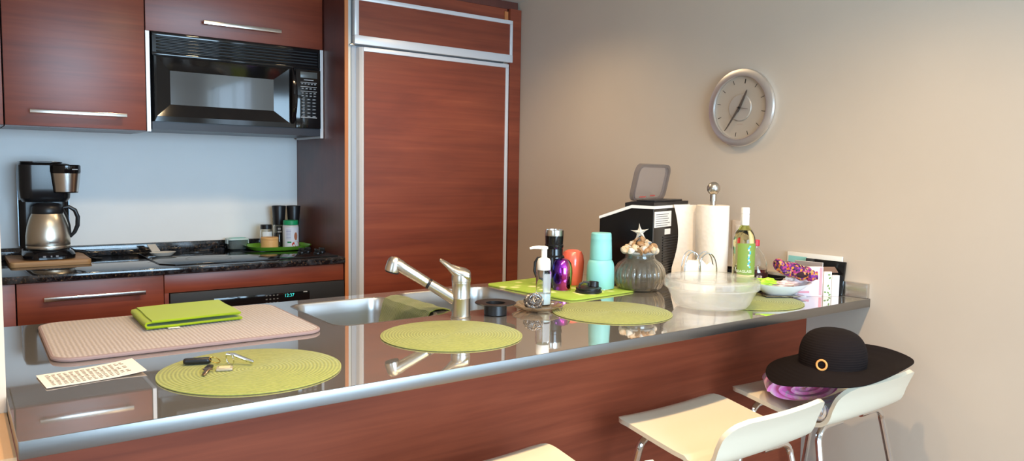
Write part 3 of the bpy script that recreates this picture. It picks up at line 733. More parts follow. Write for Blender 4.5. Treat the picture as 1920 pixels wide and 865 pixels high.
part('lid_rim', G().flat(ol, [il], -.012, .006, LM), mat('smoky_rim', srgb(112, 100, 98), .1, alpha=.6), ld)
part('warning_print', G().box(-.09, -.03, .016, .021, .0022, .0026, M=LM).box(.01, .06, .020, .025, .0022, .0026, M=LM), mat('red_print', srgb(200, 90, 80), .6), ld)
g = G()
for r in range(15):
    g.box(.10, .30, .0015, .006, .035+.011*r, .041+.011*r)
part('vent_slots', g, mat('vent_grey', srgb(34, 34, 36), .4), IM)
part('seam', G().box(.0005, .0035, .0025, .005, .014, .310), mat('seam_grey', srgb(90, 92, 96), .3), IM)
sk = part('sticker', G().box(.012, .175, .0022, .004, .236, .300), PAPER, IM, 'white printed rating label')
g = G()
for r in range(6): g.box(.022, .022+.11+.03*rnd.random(), .0016, .0023, .242+.009*r, .2445+.009*r)
part('printed_lines', g, INK, sk)
part('sticker', G().box(.115, .170, .0022, .004, .203, .226), PAPER, IM, 'small square label')

# ------------------------------------------------------------------ paper towel holder
TP = mat('paper_towel', srgb(240, 228, 214), .95, sub=.0)
v = coords(TP, (1, 1, 1)); nt, N, L, p = nodes(TP)
vo = N.new('ShaderNodeTexVoronoi'); vo.inputs['Scale'].default_value = 55; L.new(v, vo.inputs['Vector']); bump(TP, vo.outputs['Distance'], .35, .003)
PT = thing('paper_towel_holder', 'brushed steel paper towel holder with ball finial', 'paper towel holder', (-.232, .556, ZC))
part('base', G().lathe([(.0, 0), (.078, 0), (.080, .003), (.078, .010), (.02, .014), (.0, .014)], 40), STEEL, PT)
part('post', G().tube([(0, 0, .013), (0, 0, .376)], .0105, 16), NICKEL, PT)
part('finial', G().lathe([(.0135, .345), (.0135, .372), (.0115, .374)], 24).ball((0, 0, .397), .027, 24, 16), NICKEL, PT, 'brushed ball finial')
RL = thing('paper_towel_roll', 'white paper towel roll with a loose sheet on the steel holder', 'paper towel', (-.232, .556, ZC+.0145))
part('roll', G().lathe([(.020, 0), (.064, 0), (.066, .002), (.066, .312), (.064, .314), (.020, .314)], 56, wrap=True), TP, RL)
dirl = Vector((-.80, .60)); perp = Vector((-.60, -.80))
def sheet_(u, v_):
    d = .046+u*.105*(1.0-.22*math.sin(PI*min(1, (1-v_)*1.15))*u)
    back = -.044-.006*u+.010*math.sin(PI*u)+.006*math.sin(u*5+v_*2)
    q_ = dirl*d+perp*back
    return (q_.x, q_.y, .004+.308*v_)
part('loose_sheet', G().sheet(sheet_, 16, 14, .0008), TP, RL)
# outlet
OU = thing('wall_outlet', 'beige outlet plate on the right wall behind the wine bottle', 'outlet', (0, .592, 1.11))
part('plate', G().box(-.006, -.0005, -.037, .037, -.06, .06, .0015), mat('outlet_plate', srgb(216, 200, 184), .4), OU)
part('socket', G().box(-.0085, -.005, -.018, .018, .008, .042, .001).box(-.0085, -.005, -.018, .018, -.042, -.008, .001), mat('outlet_socket', srgb(226, 214, 200), .4), OU)

# ------------------------------------------------------------------ napkin holder
NH = thing('napkin_holder', 'wire napkin holder with twin arched loops behind the plastic bowl', 'napkin holder', (-.462, .432, ZC), math.radians(-37))
def arch(cx, y, w_, h_):
    P_ = []
    for k in range(25):
        a = PI*k/24
        P_.append((cx-w_*math.cos(a)*(.82+.18*math.sin(a)), y, .055+(h_-.055)*math.sin(a)**.85))
    return [(cx-w_*.80, y, .004)]+P_+[(cx+w_*.80, y, .004)]
for y in (-.026, .026):
    part('wire_loop', G().tube(arch(-.028, y, .036, .160), .0022, 8).tube(arch(.030, y+.002, .040, .156), .0022, 8), CHROME, NH)
part('base', G().tube([(x, y, .0025) for x, y in rrect(-.072, .072, -.03, .03, .012)], .0024, 8, True).box(-.07, .07, -.028, .028, .0005, .002), CHROME, NH)
NP = thing('napkin_stack', 'stack of white paper napkins held in the wire napkin holder', 'napkins', (-.462, .432, ZC+.0042), math.radians(-37))
for k, y in enumerate((-.018, -.011, -.004, .003, .010, .017)):
    zt = .125-.006*(k % 3)
    pk = [(-.066, 0), (.062, 0), (.066, zt*.70), (.040, zt*.96), (.026, zt*.86), (.006, zt*1.02), (-.012, zt*.98), (-.045, zt*.99), (-.062, zt*.80)]
    part('napkin', G().prism(pk, -.003, .003, M=T(0, y, 0) @ RX(PI/2)), PAPER, NP)

# ------------------------------------------------------------------ plastic bowl with lid
FROST = mat('frosted_plastic', srgb(246, 244, 240), .20, trans=.72, ior=1.12, coat=.5, coatr=.1, alpha=.48)
BW = thing('plastic_bowl', 'large round frosted plastic bowl with clear lid on the bar', 'bowl', (-.668, .204, ZC+.0045))
part('bowl', G().lathe([(0, 0), (.108, 0), (.118, .003), (.126, .012), (.148, .058), (.152, .062), (.156, .066), (.156, .070), (.150, .070), (.146, .062), (.122, .014), (.113, .006), (0, .004)], 72), FROST, BW)
part('lid', G().lathe([(.157, .064), (.1595, .066), (.1605, .088), (.158, .096), (.150, .101), (.145, .099), (.138, .089), (.0, .086), (.0, .0845), (.139, .0865), (.148, .0945), (.154, .093), (.1575, .086), (.157, .0715)], 72, wrap=False, cap0=False, cap1=False), mat('lid_plastic', srgb(248, 246, 242), .12, trans=.75, ior=1.1, coat=.6, alpha=.32), BW, 'clear snap-on lid')

# ------------------------------------------------------------------ wine bottle and syrup
WG = mat('bottle_glass', srgb(226, 232, 170), .02, trans=1., ior=1.45)
WB = thing('wine_bottle', 'white wine bottle with green label and white screw cap', 'bottle', (-.418, .262, ZC+.0045))
part('glass', G().lathe([(.0255, .2485), (.021, .256), (.0158, .264), (.014, .272), (.0138, .300), (.0118, .300), (.0118, .272), (.0138, .262), (.0192, .2535), (.0225, .2485)], 48, wrap=True), WG, WB)
part('wine', G().lathe([(0, .004), (.028, .002), (.036, 0), (.0395, .004), (.0400, .204), (.038, .221), (.033, .236), (.0258, .248), (0, .248)], 48), mat('white_wine', srgb(246, 242, 190), .0, trans=1., ior=1.35), WB, 'pale yellow wine in clear glass')
part('screw_cap', G().lathe([(.0144, .265), (.0154, .267), (.0154, .305), (.0146, .3055), (.0146, .3075), (.0154, .308), (.0154, .328), (.0138, .331), (0, .3315)], 32), WHITE_P, WB, 'white screw cap')
LA = -math.radians(140)      # label faces the camera
def wl(u, v_): a = LA-.62+1.95*u; return (.0403*math.cos(a), .0403*math.sin(a), .022+.180*v_)
GLB = mat('green_label', srgb(122, 146, 62), .6)
lb = part('label', G().sheet(wl, 24, 2), GLB, WB, 'green paper label')
LR = RZ(LA+PI/2)
part('lettering', G().text('SEAGLASS', .0135, LR @ T(0, 0, .100), .0002, bend=.0407), mat('label_white', srgb(226, 226, 206), .6), lb)
def wl2(u, v_): a = LA-.61+1.93*u; return (.0406*math.cos(a), .0406*math.sin(a), .080+.007*v_)
part('label_stripe', G().sheet(wl2, 20, 1), mat('label_cream', srgb(226, 204, 150), .6), lb)
def frag(c, a0, zz, rx, rz_):
    n_ = 7; Q = []
    for k in range(n_):
        t2 = 2*PI*k/n_; a = a0+rx*math.cos(t2)*rnd.uniform(.7, 1.1)/.0402; Q.append((a, zz+rz_*math.sin(t2)*rnd.uniform(.7, 1.1)))
    return G().loft([[(r*math.cos(a), r*math.sin(a), z_) for a, z_ in Q] for r in (.0403, .0407)])
cols = [mat('glass_aqua', srgb(96, 196, 204), .4), mat('glass_pale', srgb(206, 222, 190), .4), mat('glass_blue', srgb(70, 160, 200), .4)]
for k in range(13):
    part('sea_glass_print', frag(0, LA+.42+rnd.uniform(-.10, .10), .116+.0062*k, .0045, .0042), cols[k % 3], lb)
SY = thing('syrup_bottle', 'clear jug of dark red syrup with red cap behind the wine', 'bottle', (-.214, .357, ZC))
pf = [(.0, .002), (.040, 0), (.0485, .004), (.0495, .03), (.0495, .075), (.0485, .095), (.044, .118), (.034, .142), (.022, .160), (.0135, .170), (.0125, .182), (.0125, .190)]
part('bottle', G().lathe(pf+[(.0105, .190), (.0105, .170), (.019, .158), (.032, .140), (.042, .116), (.0465, .095), (.0475, .075), (.0475, .006), (0, .005)], 44), GLASS, SY)
part('syrup', G().lathe([(0, .0055), (.047, .0065), (.0472, .075), (.0468, .088), (0, .088)], 40), mat('red_syrup', srgb(92, 16, 18), .05, coat=.5), SY, 'dark red syrup')
part('cap', G().lathe([(.0135, .176), (.0155, .178), (.0155, .199), (.014, .201), (0, .2015)], 28), mat('red_cap', srgb(196, 52, 66), .4), SY, 'red screw cap')
def sl(u, v_): a = -2.45+2.0*u; return (.0499*math.cos(a), .0499*math.sin(a), .020+.056*v_)
lb = part('label', G().sheet(sl, 20, 2), mat('syrup_label', srgb(52, 10, 16), .5), SY, 'dark label with white letters')
part('lettering', G().text('ER', .024, RZ(math.radians(-122)+PI/2) @ T(0, 0, .056), .0002, bend=.0502), mat('label_white2', srgb(232, 220, 214), .6), lb)
o = part('black_tray', G().flat(rrect(-.06, .06, -.15, .15, .012), [rrect(-.054, .054, -.144, .144, .009)], 0, .045).box(-.055, .055, -.145, .145, 0, .004), BLACK_S)
o.location = (-.090, .465, ZC); tag(o, 'low black tray against the wall behind the bottles', 'tray')

# ------------------------------------------------------------------ dish with wrappers, cards
A0 = math.radians(-31)
BD = thing('boat_dish', 'white boat-shaped dish filled with wrappers beside the wine bottle', 'dish', (-.276, .206, ZC+.012), math.radians(-37))
lo = []
for a, b, e, z in ((.045, .030, 2.6, 0), (.052, .036, 2.6, .002), (.085, .056, 2.3, .022), (.112, .068, 2.0, .036), (.114, .069, 2.0, .038), (.109, .065, 2.0, .037), (.080, .052, 2.3, .022), (.045, .030, 2.6, .006)):
    lo.append([(x*(1.06 if x > 0 else 1), y, z+.008*(x/.114)**2*(z/.036)) for x, y in sup(a, b, e, 48)])
part('bowl', G().loft(lo), WHITE_C, BD)
def crumple(name, label, cat, loc, s_, m_, seed, rz=0):
    r_ = random.Random(seed); b = bmesh.new(); bmesh.ops.create_icosphere(b, subdivisions=3, radius=1)
    ph = [r_.uniform(0, 6) for _ in range(6)]
    for v_ in b.verts:
        c = v_.co; d = .22*math.sin(5*c.x+ph[0])*math.sin(6*c.y+ph[1])+.16*math.sin(11*c.z+ph[2]+4*c.x)+.10*r_.uniform(-1, 1)
        v_.co = c*(1+d)
    lo_z = min(v_.co.z for v_ in b.verts)
    b.transform(Matrix.Diagonal((*s_, 1)))
    g = G(); g._merge(b)
    o = part(name, g, m_, sharp=25); o.location = loc; o.rotation_euler = (0, 0, rz)
    return tag(o, label, cat)
crumple('candy_wrapper', 'crumpled lime green wrapper in the white dish', 'wrapper', (-.306, .240, ZC+.056), (.040, .022, .014), mat('lime_wrapper', srgb(178, 220, 60), .3), 3, A0)
crumple('snack_packet', 'pale pink snack packet lying in the white dish', 'packet', (-.246, .193, ZC+.052), (.046, .020, .011), mat('pink_packet', srgb(232, 206, 200), .3), 5, A0)
crumple('tissue_wad', 'crumpled white tissue at the right of the white dish', 'tissue', (-.220, .200, ZC+.060), (.022, .018, .014), PAPER, 8, A0)
FP = thing('flat_packet', 'flat glossy brown packet tucked under the white dish', 'packet', (-.272, .190, ZC+.0045), math.radians(-33))
def pk_(u, v_): return (-.075+.15*u, -.035+.07*v_, .0035+.004*math.sin(PI*u)*math.sin(PI*v_)+.0008*math.sin(23*u+9*v_))
part('pouch', G().sheet(pk_, 20, 8, .003), mat('brown_foil', srgb(110, 96, 76), .15, .3, coat=.7), FP)
part('pouch_print', G().box(-.03, .045, -.032, -.02, .0064, .0072), mat('foil_white', srgb(210, 206, 196), .3), FP)
# scrunched headband
HB = mat('floral_fabric', srgb(130, 60, 110), .85)
v = coords(HB, (1, 1, 1)); nt, N, L, p = nodes(HB)
vo = N.new('ShaderNodeTexVoronoi'); vo.inputs['Scale'].default_value = 130; L.new(v, vo.inputs['Vector'])
sp_ = N.new('ShaderNodeSeparateColor'); L.new(vo.outputs['Color'], sp_.inputs[0])
setcol(HB, ramp(HB, sp_.outputs[0], [(0, srgb(92, 36, 98)), (.25, srgb(168, 56, 120)), (.42, srgb(222, 128, 50)), (.58, srgb(190, 150, 90)), (.72, srgb(120, 50, 140)), (.88, srgb(44, 30, 60)), (1, srgb(226, 150, 70))], 'CONSTANT'))
HD = thing('headband', 'scrunched purple and orange floral headband lying over the white dish', 'headband', (-.226, .163, ZC+.094), math.radians(-36))
pts = []; rr = []
for k in range(40):
    f = k/39; pts.append((-.078+.156*f, .006*math.sin(f*9), .026-.040*f+.004*math.sin(f*20)))
    rr.append((.028-.005*f)*(1+.10*math.sin(f*46)+.08*math.sin(f*23+1)) * (.55+.45*math.sin(PI*min(1, .12+f*.8))))
part('fabric', G().tube(pts, rr, 20), HB, HD)
part('dark_knot', G().ball((.008, -.026, -.004), .016, 14, 10, (1.4, .5, .8)), mat('dark_fabric', srgb(52, 26, 34), .9), HD, 'dark centre knot')
# upright cards and boxes beside the wall
def upright(name, label, cat, x, y, w_, d_, h_, m_, rot=A0, tilt=0., z=ZC, grp=None):
    t = thing(name, label, cat, (x, y, z), rot, grp)
    return t
b = upright('pink_box', 'white and pink carton standing behind the white dish', 'box', -.155, .155, 0, 0, 0, None)
part('carton', G().box(-.062, .052, 0, .020, 0, .112, .001), mat('pale_pink_card', srgb(236, 216, 220), .6), b)
part('pink_print', G().box(.038, .049, -.0006, .0, .004, .110), mat('pink_print', srgb(226, 150, 158), .6), b)
part('pink_print', G().box(-.045, .0, -.0006, 0, .012, .020), mat('pink_print', srgb(226, 150, 158), .6), b)
b = upright('leaf_box', 'slim white box with green leaf print on its end', 'box', -.094, .118, 0, 0, 0, None)
part('carton', G().box(-.015, .015, 0, .022, 0, .094, .0008), mat('ivory_card', srgb(232, 228, 216), .6), b)
for k, (lx, lz) in enumerate(((.004, .082), (.008, .070), (.002, .040), (.007, .030), (.003, .014), (-.009, .016), (.009, .006))):
    part('leaf_print', G().prism(sup(.005, .003, 2, 12), 0, .0006, M=T(lx, -.0002, lz) @ RX(PI/2) @ RZ(.6*k)), mat('leaf_green', srgb(108, 138, 66), .6), b)
b = upright('white_box', 'plain white slim box standing nearest the wall upstand', 'box', -.0665, .1015, 0, 0, 0, None)
part('carton', G().box(-.0145, .0145, 0, .018, 0, .080, .0008), mat('white_card', srgb(232, 224, 222), .6), b)
b = thing('photo_card', 'brown photo card lying across the two slim white boxes', 'card', (-.074, .122, ZC+.0955), A0)
part('card', G().box(-.030, .026, -.012, .020, 0, .003, .0005, 2, RX(math.radians(34))), mat('brown_photo', srgb(122, 92, 78), .35, coat=.4), b)
b = thing('black_folder', 'black glossy folder leaning on the upstand behind the slim boxes', 'folder', (-.037, .176, ZC+.0015), math.radians(-90))
part('cover', G().box(-.082, .085, -.005, .005, 0, .128, .0015, 2, RX(math.radians(-9))), BLACK_G, b)
b = thing('magazine', 'white and teal magazine resting on the upstand against the wall', 'magazine', (-.010, .230, ZC+.0555), math.radians(-90))
part('pages', G().box(-.118, .118, -.004, .004, 0, .091, .001, 2, RX(math.radians(-2))), mat('magazine_white', srgb(226, 222, 214), .5), b)
part('cover_print', G().box(-.112, -.03, -.0046, -.0038, .05, .075, M=RX(math.radians(-2))), mat('magazine_teal', srgb(140, 200, 196), .5), b)
b = thing('greeting_card', 'grey-topped photo card between the pink carton and black folder', 'card', (-.088, .200, ZC), math.radians(-82))
part('card', G().box(-.058, .052, -.003, .003, 0, .124, .0008, 2), mat('card_white', srgb(232, 222, 216), .5), b)
part('card_print', G().box(-.058, .052, -.0036, -.0029, .106, .1235), mat('card_grey', srgb(150, 138, 132), .4), b)

# ------------------------------------------------------------------ things on the granite
ZG = .9142
CB = mat('bamboo', srgb(196, 152, 102), .55)
v = coords(CB, (3, 60, 60)); setcol(CB, ramp(CB, noise(CB, v, 1, 3), [(.3, srgb(146, 106, 66)), (.7, srgb(186, 146, 100))]))
o = part('cutting_board', G().prism(rrect(-.158, .158, -.168, .168, .022), 0, .024, .003), CB); o.location = (-2.392, 2.640, ZG)
tag(o, 'thick bamboo cutting board under the coffee maker', 'cutting board')
ZB = ZG+.0245
CMK = thing('coffee_maker', 'black drip coffee maker with steel-faced brew basket on the bamboo board', 'coffee maker', (-2.392, 2.64, ZB))
bs = [[(x, y, z) for x, y in rrect(-.104+i_, .104-i_, -.135+i_, .15-i_, .06)] for i_, z in ((.004, 0), (0, .003), (0, .020), (.008, .034), (.016, .040))]
part('base', G().loft(bs), BLACK_G, CMK)
part('warming_plate', G().lathe([(.078, .0402), (.078, .043), (.070, .0435)], 40, (0, -.045, 0)), BLACK_S, CMK)
part('control_buttons', G().box(-.030, -.018, -.1352, -.131, .012, .020).box(.0, .006, -.1352, -.131, .012, .020).box(.02, .03, -.1352, -.131, .012, .020), mat('button_grey', srgb(120, 120, 124), .4), CMK)
CMB = mat('coffee_black', (.010, .010, .011, 1), .24)
part('tower', G().prism(rrect(-.104, .098, .060, .15, .03), .04, .262), CMB, CMK)
part('side_trim', G().box(-.1065, -.1035, .075, .10, .05, .40).box(.0975, .1005, .075, .10, .05, .26), mat('tower_trim', srgb(120, 130, 140), .3, .8), CMK)
hd_ = [[(x, y, z) for x, y in rrect(-.106+i_, .100-i_, -.060+i_, .15-i_, .05)] for i_, z in ((.014, .258), (.004, .275), (0, .32), (0, .425), (.004, .432), (.018, .436))]
part('head', G().loft(hd_), CMB, CMK)
part('lid', G().prism(rrect(-.100, .070, -.048, .14, .05), .4362, .4425, .002), mat('lid_sheen', srgb(30, 30, 34), .22, coat=.5), CMK)
bk = G().lathe([(.046, .300), (.050, .302), (.060, .392), (.062, .396), (.062, .425), (.058, .429), (0, .43)], 40, (.075, -.055, 0))
bsk = part('brew_basket', bk, BLACK_G, CMK)
def bf(u, v_):
    a = -PI*.5-1.15+2.3*u; r = .0512+.0100*v_
    return (.075+r*math.cos(a), -.055+r*math.sin(a), .306+.084*v_)
part('steel_face', G().sheet(bf, 24, 2, .001), STEEL, bsk, 'brushed steel front of the basket')
part('lettering', G().box(.096, .118, -.1135, -.1125, .407, .410), MARK, bsk)
part('power_cord', G().tube([(.10, .12, .03), (.125, .10, .014), (.158, .07, .006), (.172, .05, -.012), (.20, .02, -.0205), (.225, .03, -.0205), (.215, .05, -.0205), (.190, .045, -.0205), (.175, .06, -.0205)], .0042, 8), BLACK_M, CMK)
CF = thing('carafe', 'stainless steel thermal carafe with black lid and handle in the coffee maker', 'carafe', (-2.392, 2.595, ZB+.0437))
BRZ = mat('bronze_steel', (.66, .61, .52, 1), .27, 1.0)
nodes(BRZ)[3].inputs['Anisotropic'].default_value = .6
part('body', G().lathe([(.0, 0), (.082, 0), (.0875, .004), (.0885, .014), (.0875, .018), (.0885, .022), (.0880, .060), (.082, .105), (.072, .142), (.064, .162)], 56), BRZ, CF)
part('lettering', G().sheet(lambda u, v_: (.0888*math.cos(-1.62+.42*u), .0888*math.sin(-1.62+.42*u), .034+.0035*v_), 8, 1), mat('etch', srgb(92, 84, 72), .5), CF)
part('lid', G().lathe([(.0645, .1622), (.066, .166), (.064, .190), (.058, .200), (.046, .208), (.02, .211), (0, .211)], 44), BLACK_S, CF, 'black lid')
part('handle', G().tube([(.055, -.010, .188), (.085, -.012, .192), (.108, -.013, .176), (.119, -.014, .145), (.117, -.014, .105), (.105, -.013, .075), (.086, -.012, .052)], [.007, .0085, .0095, .0095, .0095, .0085, .006], 12), BLACK_S, CF)
part('handle_strap', G().tube([(.058, -.030, .186), (.074, -.028, .150), (.084, -.024, .105), (.087, -.018, .055)], .0045, 8), BLACK_S, CF)
# spoon rest
SR = thing('spoon_rest', 'grey-white spoon rest dish on the left end of the cooktop', 'spoon rest', (-1.905, 2.60, ZG+.0075), math.radians(8))
SRM = mat('stone_ceramic', srgb(196, 192, 184), .3, coat=.3)
lo = [[(x, y, z) for x, y in sup(a, b_, 2.2, 36)] for a, b_, z in ((.030, .022, 0), (.040, .028, .002), (.060, .042, .018), (.0615, .043, .020), (.058, .040, .0195), (.038, .026, .006), (.02, .014, .005))]
part('bowl', G().loft(lo), SRM, SR)
def hnd(u, v_): return (-.040+.040*v_-.008*u, .036+.045*u, .018+.032*u)
part('handle', G().sheet(hnd, 6, 3, .005), SRM, SR)
# glass container
TB = thing('glass_container', 'small glass food container with aqua snap lid at the back of the granite', 'container', (-1.490, 2.775, ZG+.0075))
part('box', G().loft([[(x, y, z) for x, y in rrect(-.05+i_, .05-i_, -.036+i_, .036-i_, .014)] for i_, z in ((.006, 0), (.004, .002), (0, .05), (.003, .05), (.008, .006))]), mat('smoky_glass', srgb(190, 204, 204), .04, trans=.85), TB)
ld = part('lid', G().prism(rrect(-.055, .055, -.041, .041, .016), .0505, .060, .002), mat('aqua_lid', srgb(206, 228, 226), .25, trans=.15), TB, 'pale aqua lid')
part('seal', G().prism(rrect(-.040, .040, -.028, .028, .012), .0602, .0615), mat('teal_seal', srgb(96, 186, 176), .35), ld)
for s in (-1, 1):
    part('clip', G().box(.0552*s-.003, .0552*s+.003, -.022, .022, .030, .058, .002), mat('aqua_clip', srgb(206, 222, 222), .25, trans=.3), ld)
# green plate
GP = mat('green_plate', srgb(112, 176, 52), .25, coat=.5)
pl = thing('green_plate', 'bright green oblong plate carrying the spice jars beside the cooktop knobs', 'plate', (-1.300, 2.672, ZG+.0075))
lo = [[(x, y, z) for x, y in sup(a, b_, 3.0, 60)] for a, b_, z in ((.105, .085, 0), (.150, .122, .002), (.158, .130, .008), (.172, .141, .022), (.174, .143, .024), (.170, .139, .0235), (.156, .128, .011), (.152, .124, .006))]
part('dish', G().loft(lo), GP, pl)
ZP = ZG+.0140
t_b = thing('bamboo_salt_box', 'round pale bamboo salt box on the left of the green plate', 'salt box', (-1.366, 2.612, ZP))
part('body', G().lathe([(.044, 0), (.046, .002), (.046, .052), (.045, .053)], 40), mat('pale_bamboo', srgb(212, 166, 108), .55), t_b)
part('lid', G().lathe([(.045, .0535), (.0465, .0545), (.0465, .064), (.044, .066), (0, .0665)], 40), mat('pale_bamboo', srgb(212, 166, 108), .55), t_b)
t_b = thing('spice_jar', 'clear spice jar with black cap behind the bamboo salt box', 'jar', (-1.352, 2.705, ZP))
part('jar', G().lathe([(0, 0), (.031, 0), (.033, .002), (.033, .095), (.029, .104), (.027, .106), (.025, .106), (.030, .094), (.030, .004), (0, .003)], 32), GLASS, t_b)
part('contents', G().lathe([(0, .0035), (.0295, .0045), (.0295, .060), (0, .060)], 28), mat('tan_spice', srgb(176, 128, 84), .9), t_b, 'tan ground spice')
def sl2(u, v_): a = -2.5+1.7*u; return (.0333*math.cos(a), .0333*math.sin(a), .062+.028*v_)
part('label', G().sheet(sl2, 14, 1), mat('label_blue_white', srgb(220, 226, 230), .6), t_b)
part('cap', G().lathe([(.0285, .104), (.0305, .106), (.0305, .126), (.029, .128), (0, .1285)], 32), BLACK_S, t_b, 'black cap')
def grinder(x, y, label):
    t = thing('spice_grinder', label, 'grinder', (x, y, ZP), 0, 'black-topped spice grinders on the green plate')
    part('glass', G().lathe([(0, 0), (.030, 0), (.032, .002), (.032, .112), (.028, .122), (.025, .122), (.029, .111), (.029, .004), (0, .003)], 32), GLASS, t)
    part('peppercorns', G().lathe([(0, .0035), (.0285, .0045), (.0285, .075), (0, .078)], 24), mat('peppercorn', srgb(46, 34, 30), .8), t, 'dark peppercorns')
    def gl(u, v_): a = -2.3+1.2*u; return (.0323*math.cos(a), .0323*math.sin(a), .070+.045*v_)
    lb = part('label', G().sheet(gl, 10, 1), mat('grinder_label', srgb(24, 24, 26), .5), t, 'black label with white marks')
    part('label_print', G().sheet(lambda u, v_: (.0326*math.cos(-2.15+.7*u), .0326*math.sin(-2.15+.7*u), .080+.008*v_), 6, 1).sheet(lambda u, v_: (.0326*math.cos(-2.1+.5*u), .0326*math.sin(-2.1+.5*u), .096+.010*v_), 6, 1), MARK, lb)
    part('cap', G().lathe([(.0285, .1225), (.0300, .124), (.0385, .226), (.0375, .229), (.033, .226), (0, .2255)], 36), BLACK_S, t, 'flared black grinder cap')
grinder(-1.264, 2.752, 'black-topped glass grinder behind the green-capped cheese shaker, left of the pair')
grinder(-1.185, 2.738, 'black-topped glass grinder nearest the wood panel, right of the pair')
t_b = thing('cheese_shaker', 'grated cheese shaker with green cap and printed label on the green plate', 'shaker', (-1.238, 2.640, ZP))
part('body', G().lathe([(0, 0), (.041, 0), (.043, .003), (.043, .120), (.040, .127), (0, .128)], 40), mat('shaker_plastic', srgb(196, 200, 202), .3), t_b)
LQ = lambda r, a0, a1, z0, z1: G().sheet(lambda u, v_: (r*math.cos(a0+(a1-a0)*u), r*math.sin(a0+(a1-a0)*u), z0+(z1-z0)*v_), 14, 1)
lb = part('label', LQ(.0433, -2.75, -.4, .004, .116), mat('shaker_label', srgb(214, 218, 232), .5), t_b, 'white printed label')
part('green_band', LQ(.0436, -2.35, -1.85, .030, .038), mat('label_green', srgb(36, 140, 92), .5), lb)
g = G()
for k in range(7): g.sheet(lambda u, v_, k=k: (.0436*math.cos(-2.5+.6*u), .0436*math.sin(-2.5+.6*u), .052+.008*k+.0025*v_), 6, 1)
part('label_text', g, mat('label_ink', srgb(140, 150, 190), .5), lb)
def disc(a0, zc, rx, rz_): return G().loft([[(r*math.cos(a0+rx*math.cos(2*PI*k/20)/.0433), r*math.sin(a0+rx*math.cos(2*PI*k/20)/.0433), zc+rz_*math.sin(2*PI*k/20)) for k in range(20)] for r in (.0434, .0440)])
part('tomato_print', disc(-1.22, .022, .024, .016), mat('tomato_red', srgb(200, 50, 36), .35), lb, 'red tomato picture')
part('pasta_print', disc(-1.25, .066, .010, .022), mat('pasta_tan', srgb(176, 112, 84), .5), lb)
part('cap', G().lathe([(.0385, .1282), (.040, .130), (.040, .150), (.038, .153), (0, .154)], 40, rad=lambda a, z: 1+.012*math.cos(40*a)), mat('green_cap', srgb(24, 150, 96), .4), t_b, 'green ridged cap')

# ------------------------------------------------------------------ wall clock
CK = thing('wall_clock', 'round brushed aluminium wall clock on the beige wall', 'clock', (0, .597, 1.655))
CM = RY(-PI/2) @ RZ(math.radians(0))      # local +Z -> -X
def onwall(g): g.bm.transform(CM); return g
CLK = mat('clock_aluminium', (.80, .78, .76, 1), .34, 1.0)
nt, N, L, p = nodes(CLK); p.inputs['Anisotropic'].default_value = .6
part('rim', onwall(G().lathe([(.150, .0015), (.158, .004), (.166, .020), (.163, .028), (.140, .034), (.134, .033), (.133, .022), (.150, .010)], 96, wrap=True)), CLK, CK)
dl = part('dial', onwall(G().lathe([(0, .018), (.1335, .018), (.1335, .0205), (0, .0205)], 72, cap0=False, cap1=False)), mat('silver_dial', srgb(176, 163, 148), .4, .0, coat=.5), CK)
part('back_plate', onwall(G().lathe([(0, .0015), (.148, .0015), (.148, .0178), (0, .0178)], 72, cap0=False, cap1=False)), BLACK_M, CK)
HUB = mat('hub_brushed', srgb(196, 186, 174), .34, .5)
nodes(HUB)[3].inputs['Anisotropic'].default_value = .8
part('hub_disc', onwall(G().lathe([(0, .0255), (.012, .027), (.054, .0255), (.057, .0235), (.057, .0215)], 64)), HUB, CK, 'raised brushed disc in the centre')
TILT = math.radians(10)
for k in range(12):
    a = TILT-2*PI*k/12; w_ = .0022 if k == 0 else .0011
    # up is +Z in world; in clock-local (before CM) +X -> +Z, +Y -> +Y(left as seen)
    ra, rb = (.103, .122) if k == 0 else (.106, .124)
    part('hour_mark', onwall(G().box(ra, rb, -w_, w_, .0205, .0212, M=RZ(-a))), BLACK_M, CK)
HND = mat('clock_hand', srgb(112, 104, 98), .35, .6)
def hand(name, ang, l0, l1, w0, w1, z):
    return part(name, onwall(G().prism([(-l0, -w0*.6), (0, -w0), (l1*.9, -w1), (l1, 0), (l1*.9, w1), (0, w0), (-l0, w0*.6)], z, z+.0012, M=RZ(ang))), HND, CK)
hand('hour_hand', math.radians(-26), .02, .082, .0065, .004, .0285)
hand('minute_hand', math.radians(144), .02, .118, .0055, .0025, .0300)
hand('second_hand', math.radians(-100), .012, .048, .0012, .0008, .0315)
part('hub_cap', onwall(G().lathe([(.005, .0275), (.005, .0335), (0, .034)], 20)), BLACK_M, CK)
part('lettering', onwall(G().box(-.072, -.069, -.014, .014, .0206, .0210)), mat('dial_print', srgb(170, 150, 136), .5), CK)

